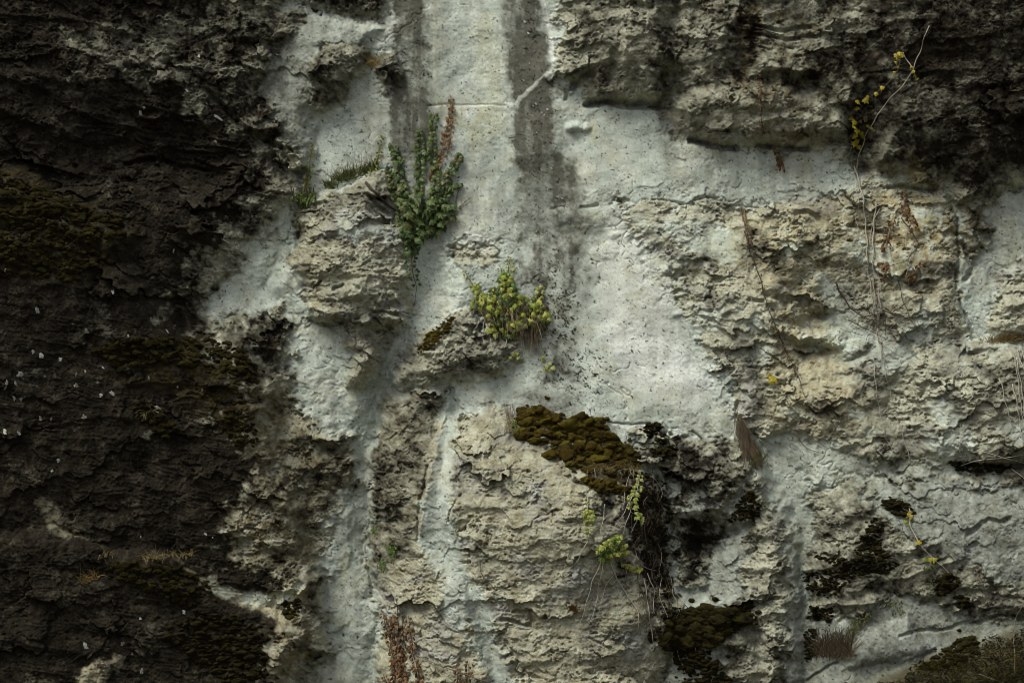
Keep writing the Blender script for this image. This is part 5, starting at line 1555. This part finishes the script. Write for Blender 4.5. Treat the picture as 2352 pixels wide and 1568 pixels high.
for pts, lb in (([(2352, 1360), (2330, 1400), (2316, 1460), (2312, 1540)], 'tall dry stalk rising from the grassy bank'), ([(2232, 1300), (2250, 1350), (2265, 1390)], 'thin dark stalk leaning on the grey lower right concrete'), ([(2230, 1535), (2260, 1545), (2295, 1558)], 'bleached stick lying on the grassy bank')):
    w = Plant('dry_stem', pts[-1][0], pts[-1][1], lb, 'stem')
    w.stem(pts, 1.3, 0.7, M_BARK, 12, 'stem', 1)
    w.finish()

# ------------------------------------------------------------------ drooping grass on the left rock
tuft('grass_tuft', [(365, 1270, 24), (400, 1268, 34), (440, 1268, 18)], 'pale drooping grass on the step of the lower left rock', 'grass', [(95, M_STRAW, 48, 1.1, 0.5, 1.9, 0.0, 'blades')])
tuft('grass_tuft', [(268, 1262, 8)], 'few pale drooping blades left of the step grass', 'grass', [(12, M_STRAW, 46, 1.2, 0.3, 2.2, 0.1, 'blades')])
tuft('grass_tuft', [(228, 1320, 16), (245, 1310, 10)], 'thin rusty grass sprig on the dark lower left rock', 'grass', [(40, M_GOLD, 44, 1.0, 0.7, 1.2, -0.1, 'blades')])
tuft('grass_tuft', [(350, 950, 12), (368, 940, 6)], 'few pale blades by the moss mounds on the left rock', 'grass', [(14, M_STRAW, 44, 1.1, 0.5, 2.0, 0.0, 'blades')])

M_BANKG = leaf_mat('bank_green', [(0.012, 0.014, 0.005), (0.030, 0.033, 0.010), (0.018, 0.018, 0.007), (0.06, 0.055, 0.014)], 0.7)
M_BANKY = leaf_mat('bank_yellow', [(0.09, 0.075, 0.018), (0.16, 0.13, 0.025), (0.05, 0.045, 0.014)], 0.7)
# the grassy bank at the foot on the right
vs_, fs = [], []
BANK = [(1950, 1590), (2010, 1560), (2060, 1556), (2100, 1512), (2150, 1516), (2200, 1480), (2240, 1486), (2270, 1452), (2310, 1462), (2352, 1432), (2420, 1425), (2420, 1600), (1950, 1600)]
lay = {'g': (M_BANKG, [], []), 'y': (M_BANKY, [], []), 'd': (M_BROWNG, [], [])}
clump = lambda u, v: 0.5 + 0.5 * math.sin(u / 17.0 + 2.1 * math.sin(v / 13.0)) * math.sin(v / 11.0 + 1.7 * math.sin(u / 23.0))
for u, v in scatter(BANK, 5200):
    cl_ = clump(u, v)
    m_, vs_, fs = lay[RND_.choice('ggy' if cl_ > 0.5 else 'gggd') if (u > 2090 and v < 1560) else RND_.choice('gggd')]
    p_, n_ = surf(u, v)
    p_.y -= RND_.uniform(0, 10) * px
    ribbon(vs_, fs, p_, (RND_.gauss(0, 0.6), -0.6, 0.8), RND_.uniform(6, 16 + 16 * cl_) * px, 1.8 * px, 1.0, 3)
allv, allf, mi = [], [], []
for k, (m_, vs_, fs) in enumerate(lay.values()):
    n = len(allv)
    allv += vs_
    allf += [tuple(n + i for i in f) for f in fs]
    mi += [k] * len(fs)
go = link_mesh('bank_grass', allv, allf, lay['g'][0], None, False, 'stuff')
go.data.materials.append(M_BANKY)
go.data.materials.append(M_BROWNG)
go.data.polygons.foreach_set('material_index', mi)
go['label'] = 'olive and yellow grass growing over the bank at the lower right'
go['category'] = 'grass'

# ------------------------------------------------------------------ lichen
def lichen_mesh(mat, k):
    r_ = random.Random(k)
    n = 14
    vs_ = [(0, -0.10, 0)]
    for ring, (rad, h_) in enumerate(((0.55, -0.12), (1.0, 0.02))):
        for i in range(n):
            a = 2 * math.pi * i / n
            q = rad * (0.82 + r_.uniform(-0.42, 0.3) * (0.5 + rad * 0.5)) * (1 + 0.25 * math.sin(2 * a + k))
            vs_.append((q * math.cos(a), h_ + r_.uniform(-0.03, 0.03), q * math.sin(a)))
    fs = [(0, 1 + i, 1 + (i + 1) % n) for i in range(n)]
    fs += [(1 + i, 1 + n + i, 1 + n + (i + 1) % n, 1 + (i + 1) % n) for i in range(n)]
    me = bpy.data.meshes.new('lichen_spot')
    me.from_pydata(vs_, [], fs)
    me.materials.append(mat)
    return me


LW = [lichen_mesh(M_LICH, k) for k in range(5)]
LG = [lichen_mesh(M_LICHG, k + 9) for k in range(5)]


def lichen(u, v, r, label, group, grey=False, asp=1.0):
    p_, n_ = surf(u, v)
    o = bpy.data.objects.new('lichen_spot', RND_.choice(LG if grey else LW))
    COL.objects.link(o)
    yf = front(u, v, r)
    zx = n_.to_track_quat('-Y', 'Z').to_matrix().to_4x4()
    p_ = Vector((p_.x, 0.35 * p_.y + 0.65 * min(yf, p_.y) - 1.2 * px, p_.z))
    o.matrix_basis = Matrix.Translation(p_) @ Matrix.Rotation(0, 4, 'X') @ zx @ Matrix.Rotation(RND_.uniform(-0.5, 0.5), 4, 'Y') @ Matrix.Diagonal((r * px * asp, r * px, r * px / max(0.6, asp * 0.8), 1))
    o['label'] = label
    o['category'] = 'lichen'
    o['group'] = group


def q1(a, b):
    return 0.34 * a, 470 + 0.34 * b


def q2(a, b):
    return 0.34 * a, 1041 + 0.34 * b


def q3(a, b):
    return 658.6 + 0.34 * a, 0.34 * b


def q4(a, b):
    return 564 + 0.34 * a, 376 + 0.34 * b


LB1, GR1 = 'round white lichen spot scattered on the dark left buttress', 'white lichen spots on the left buttress'
for a, b, r in ((120, 370, 5), (160, 462, 4.5), (25, 520, 6), (78, 610, 3), (357, 725, 6.5), (838, 600, 4), (665, 858, 6), (930, 885, 3), (1172, 858, 5), (330, 990, 5), (383, 1018, 7), (495, 1042, 5), (250, 1138, 8), (215, 1198, 4),
                (770, 1098, 3.5), (655, 1122, 3), (755, 1275, 4.5), (825, 1265, 5.5), (150, 1515, 6), (1195, 322, 4), (1070, 770, 3), (930, 890, 3), (590, 1215, 3), (1245, 1225, 3)):
    lichen(*q1(a, b), r, LB1, GR1)
for a, b, r in ((163, 1190, 5), (155, 1225, 5.5), (600, 1135, 4.5), (735, 1195, 4.5), (400, 1152, 4), (650, 1420, 7), (370, 1425, 5), (440, 1430, 4), (240, 1520, 5), (208, 1295, 4.5), (250, 1305, 5), (1060, 1160, 4), (1405, 1250, 4), (600, 1210, 5), (1210, 1045, 6), (800, 1030, 4), (1480, 940, 5)):
    lichen(*q1(a, b), r, 'dull grey lichen rosette fading into the dark left buttress', 'grey lichen rosettes on the left buttress', True)
for a, b, r in ((485, 22, 5), (445, 92, 4), (1005, 535, 2.5), (1425, 520, 3.5), (1293, 1030, 6), (1017, 1065, 3.5), (670, 1238, 7), (1472, 545, 2)):
    lichen(*q2(a, b), r, 'round white lichen spot on the dark rock at the lower left', 'white lichen spots at the lower left')
for a, b, r in ((900, 1230, 6), (1013, 1235, 5), (700, 1295, 6), (963, 1298, 4), (1025, 1408, 6), (1085, 1295, 4), (1390, 1080, 5)):
    lichen(*q2(a, b), r, 'dull grey lichen rosette on the dark rock at the lower left', 'grey lichen rosettes at the lower left', True)
for a, b, r in ((1463, 963, 4), (1650, 915, 4), (1000, 745, 4), (975, 785, 5), (1360, 395, 4), (1280, 625, 4), (1405, 705, 3)):
    lichen(0.34 * a, 0.34 * b, r, 'white lichen fleck on the bedded hollow of the upper left', 'white lichen flecks on the upper left rock')
lichen(506, 274, 8, 'larger white lichen streak below the ridge of the upper left rock', 'single lichen', False, 1.8)
lichen(378, 932, 6, 'upper of two long white lichen flakes on the left rock', 'pair of long lichen flakes', False, 2.0)
lichen(373, 943, 6, 'lower of two long white lichen flakes on the left rock', 'pair of long lichen flakes', False, 1.8)
for f, L_ in ((q3, ((1607, 133, 3.5), (1633, 215, 3.2), (1675, 333, 2.6), (1690, 65, 2), (1550, 25, 2), (1600, 535, 2), (1685, 695, 2.8), (1762, 735, 2.8), (1725, 755, 2.4), (1740, 770, 2), (1690, 890, 2), (1790, 1135, 3), (1760, 1275, 2.6), (1830, 1325, 3), (1862, 1338, 2.6), (1800, 1390, 2.4),
                   (1890, 1387, 2), (1655, 1448, 2.4), (1610, 1345, 2), (1635, 1290, 2), (1880, 1490, 2.2), (1910, 1500, 2), (1820, 1440, 2.5), (1665, 710, 2), (1755, 240, 2), (1640, 420, 1.8))),
              (q4, ((2035, 465, 2), (1965, 455, 2.2), (2110, 650, 2.4), (2190, 720, 2.4), (2225, 780, 2.4), (1790, 560, 2), (2010, 830, 2.6), (2160, 950, 3), (2040, 870, 2.4)))):
    for a, b, r in L_:
        lichen(*f(a, b), r, 'tiny white lichen dot on the long grey run-off streak', 'lichen dots on the long grey streak')
for a, b, r in ((905, 232, 2.4), (730, 370, 2), (870, 570, 2.4), (765, 800, 2), (870, 130, 2), (905, 100, 2)):
    lichen(*q3(a, b), r, 'tiny white lichen dot on the short grey streak above the ivy', 'lichen dots on the short grey streak')

# every spot told apart by its turn from the top
ONES = 'topmost second third fourth fifth sixth seventh eighth ninth tenth eleventh twelfth thirteenth fourteenth fifteenth sixteenth seventeenth eighteenth nineteenth twentieth'.split()
TENS = {2: 'twenty', 3: 'thirty'}


def turn(k):
    if k == 0:
        return 'topmost'
    k += 1
    if k <= 20:
        return ONES[k - 1] + ' from the top'
    if k % 10 == 0:
        return {30: 'thirtieth', 40: 'fortieth'}[k] + ' from the top'
    return TENS[k // 10] + '-' + ['first', 'second', 'third', 'fourth', 'fifth', 'sixth', 'seventh', 'eighth', 'ninth'][k % 10 - 1] + ' from the top'


same = {}
for o in list(COL.objects):
    if o.name.startswith('lichen_spot') and o.parent is None:
        same.setdefault(o['label'], []).append(o)
for lb, objs in same.items():
    if len(objs) > 1:
        for k, o in enumerate(sorted(objs, key=lambda o_: -o_.location.z)):
            o['label'] = lb + ', ' + turn(k)
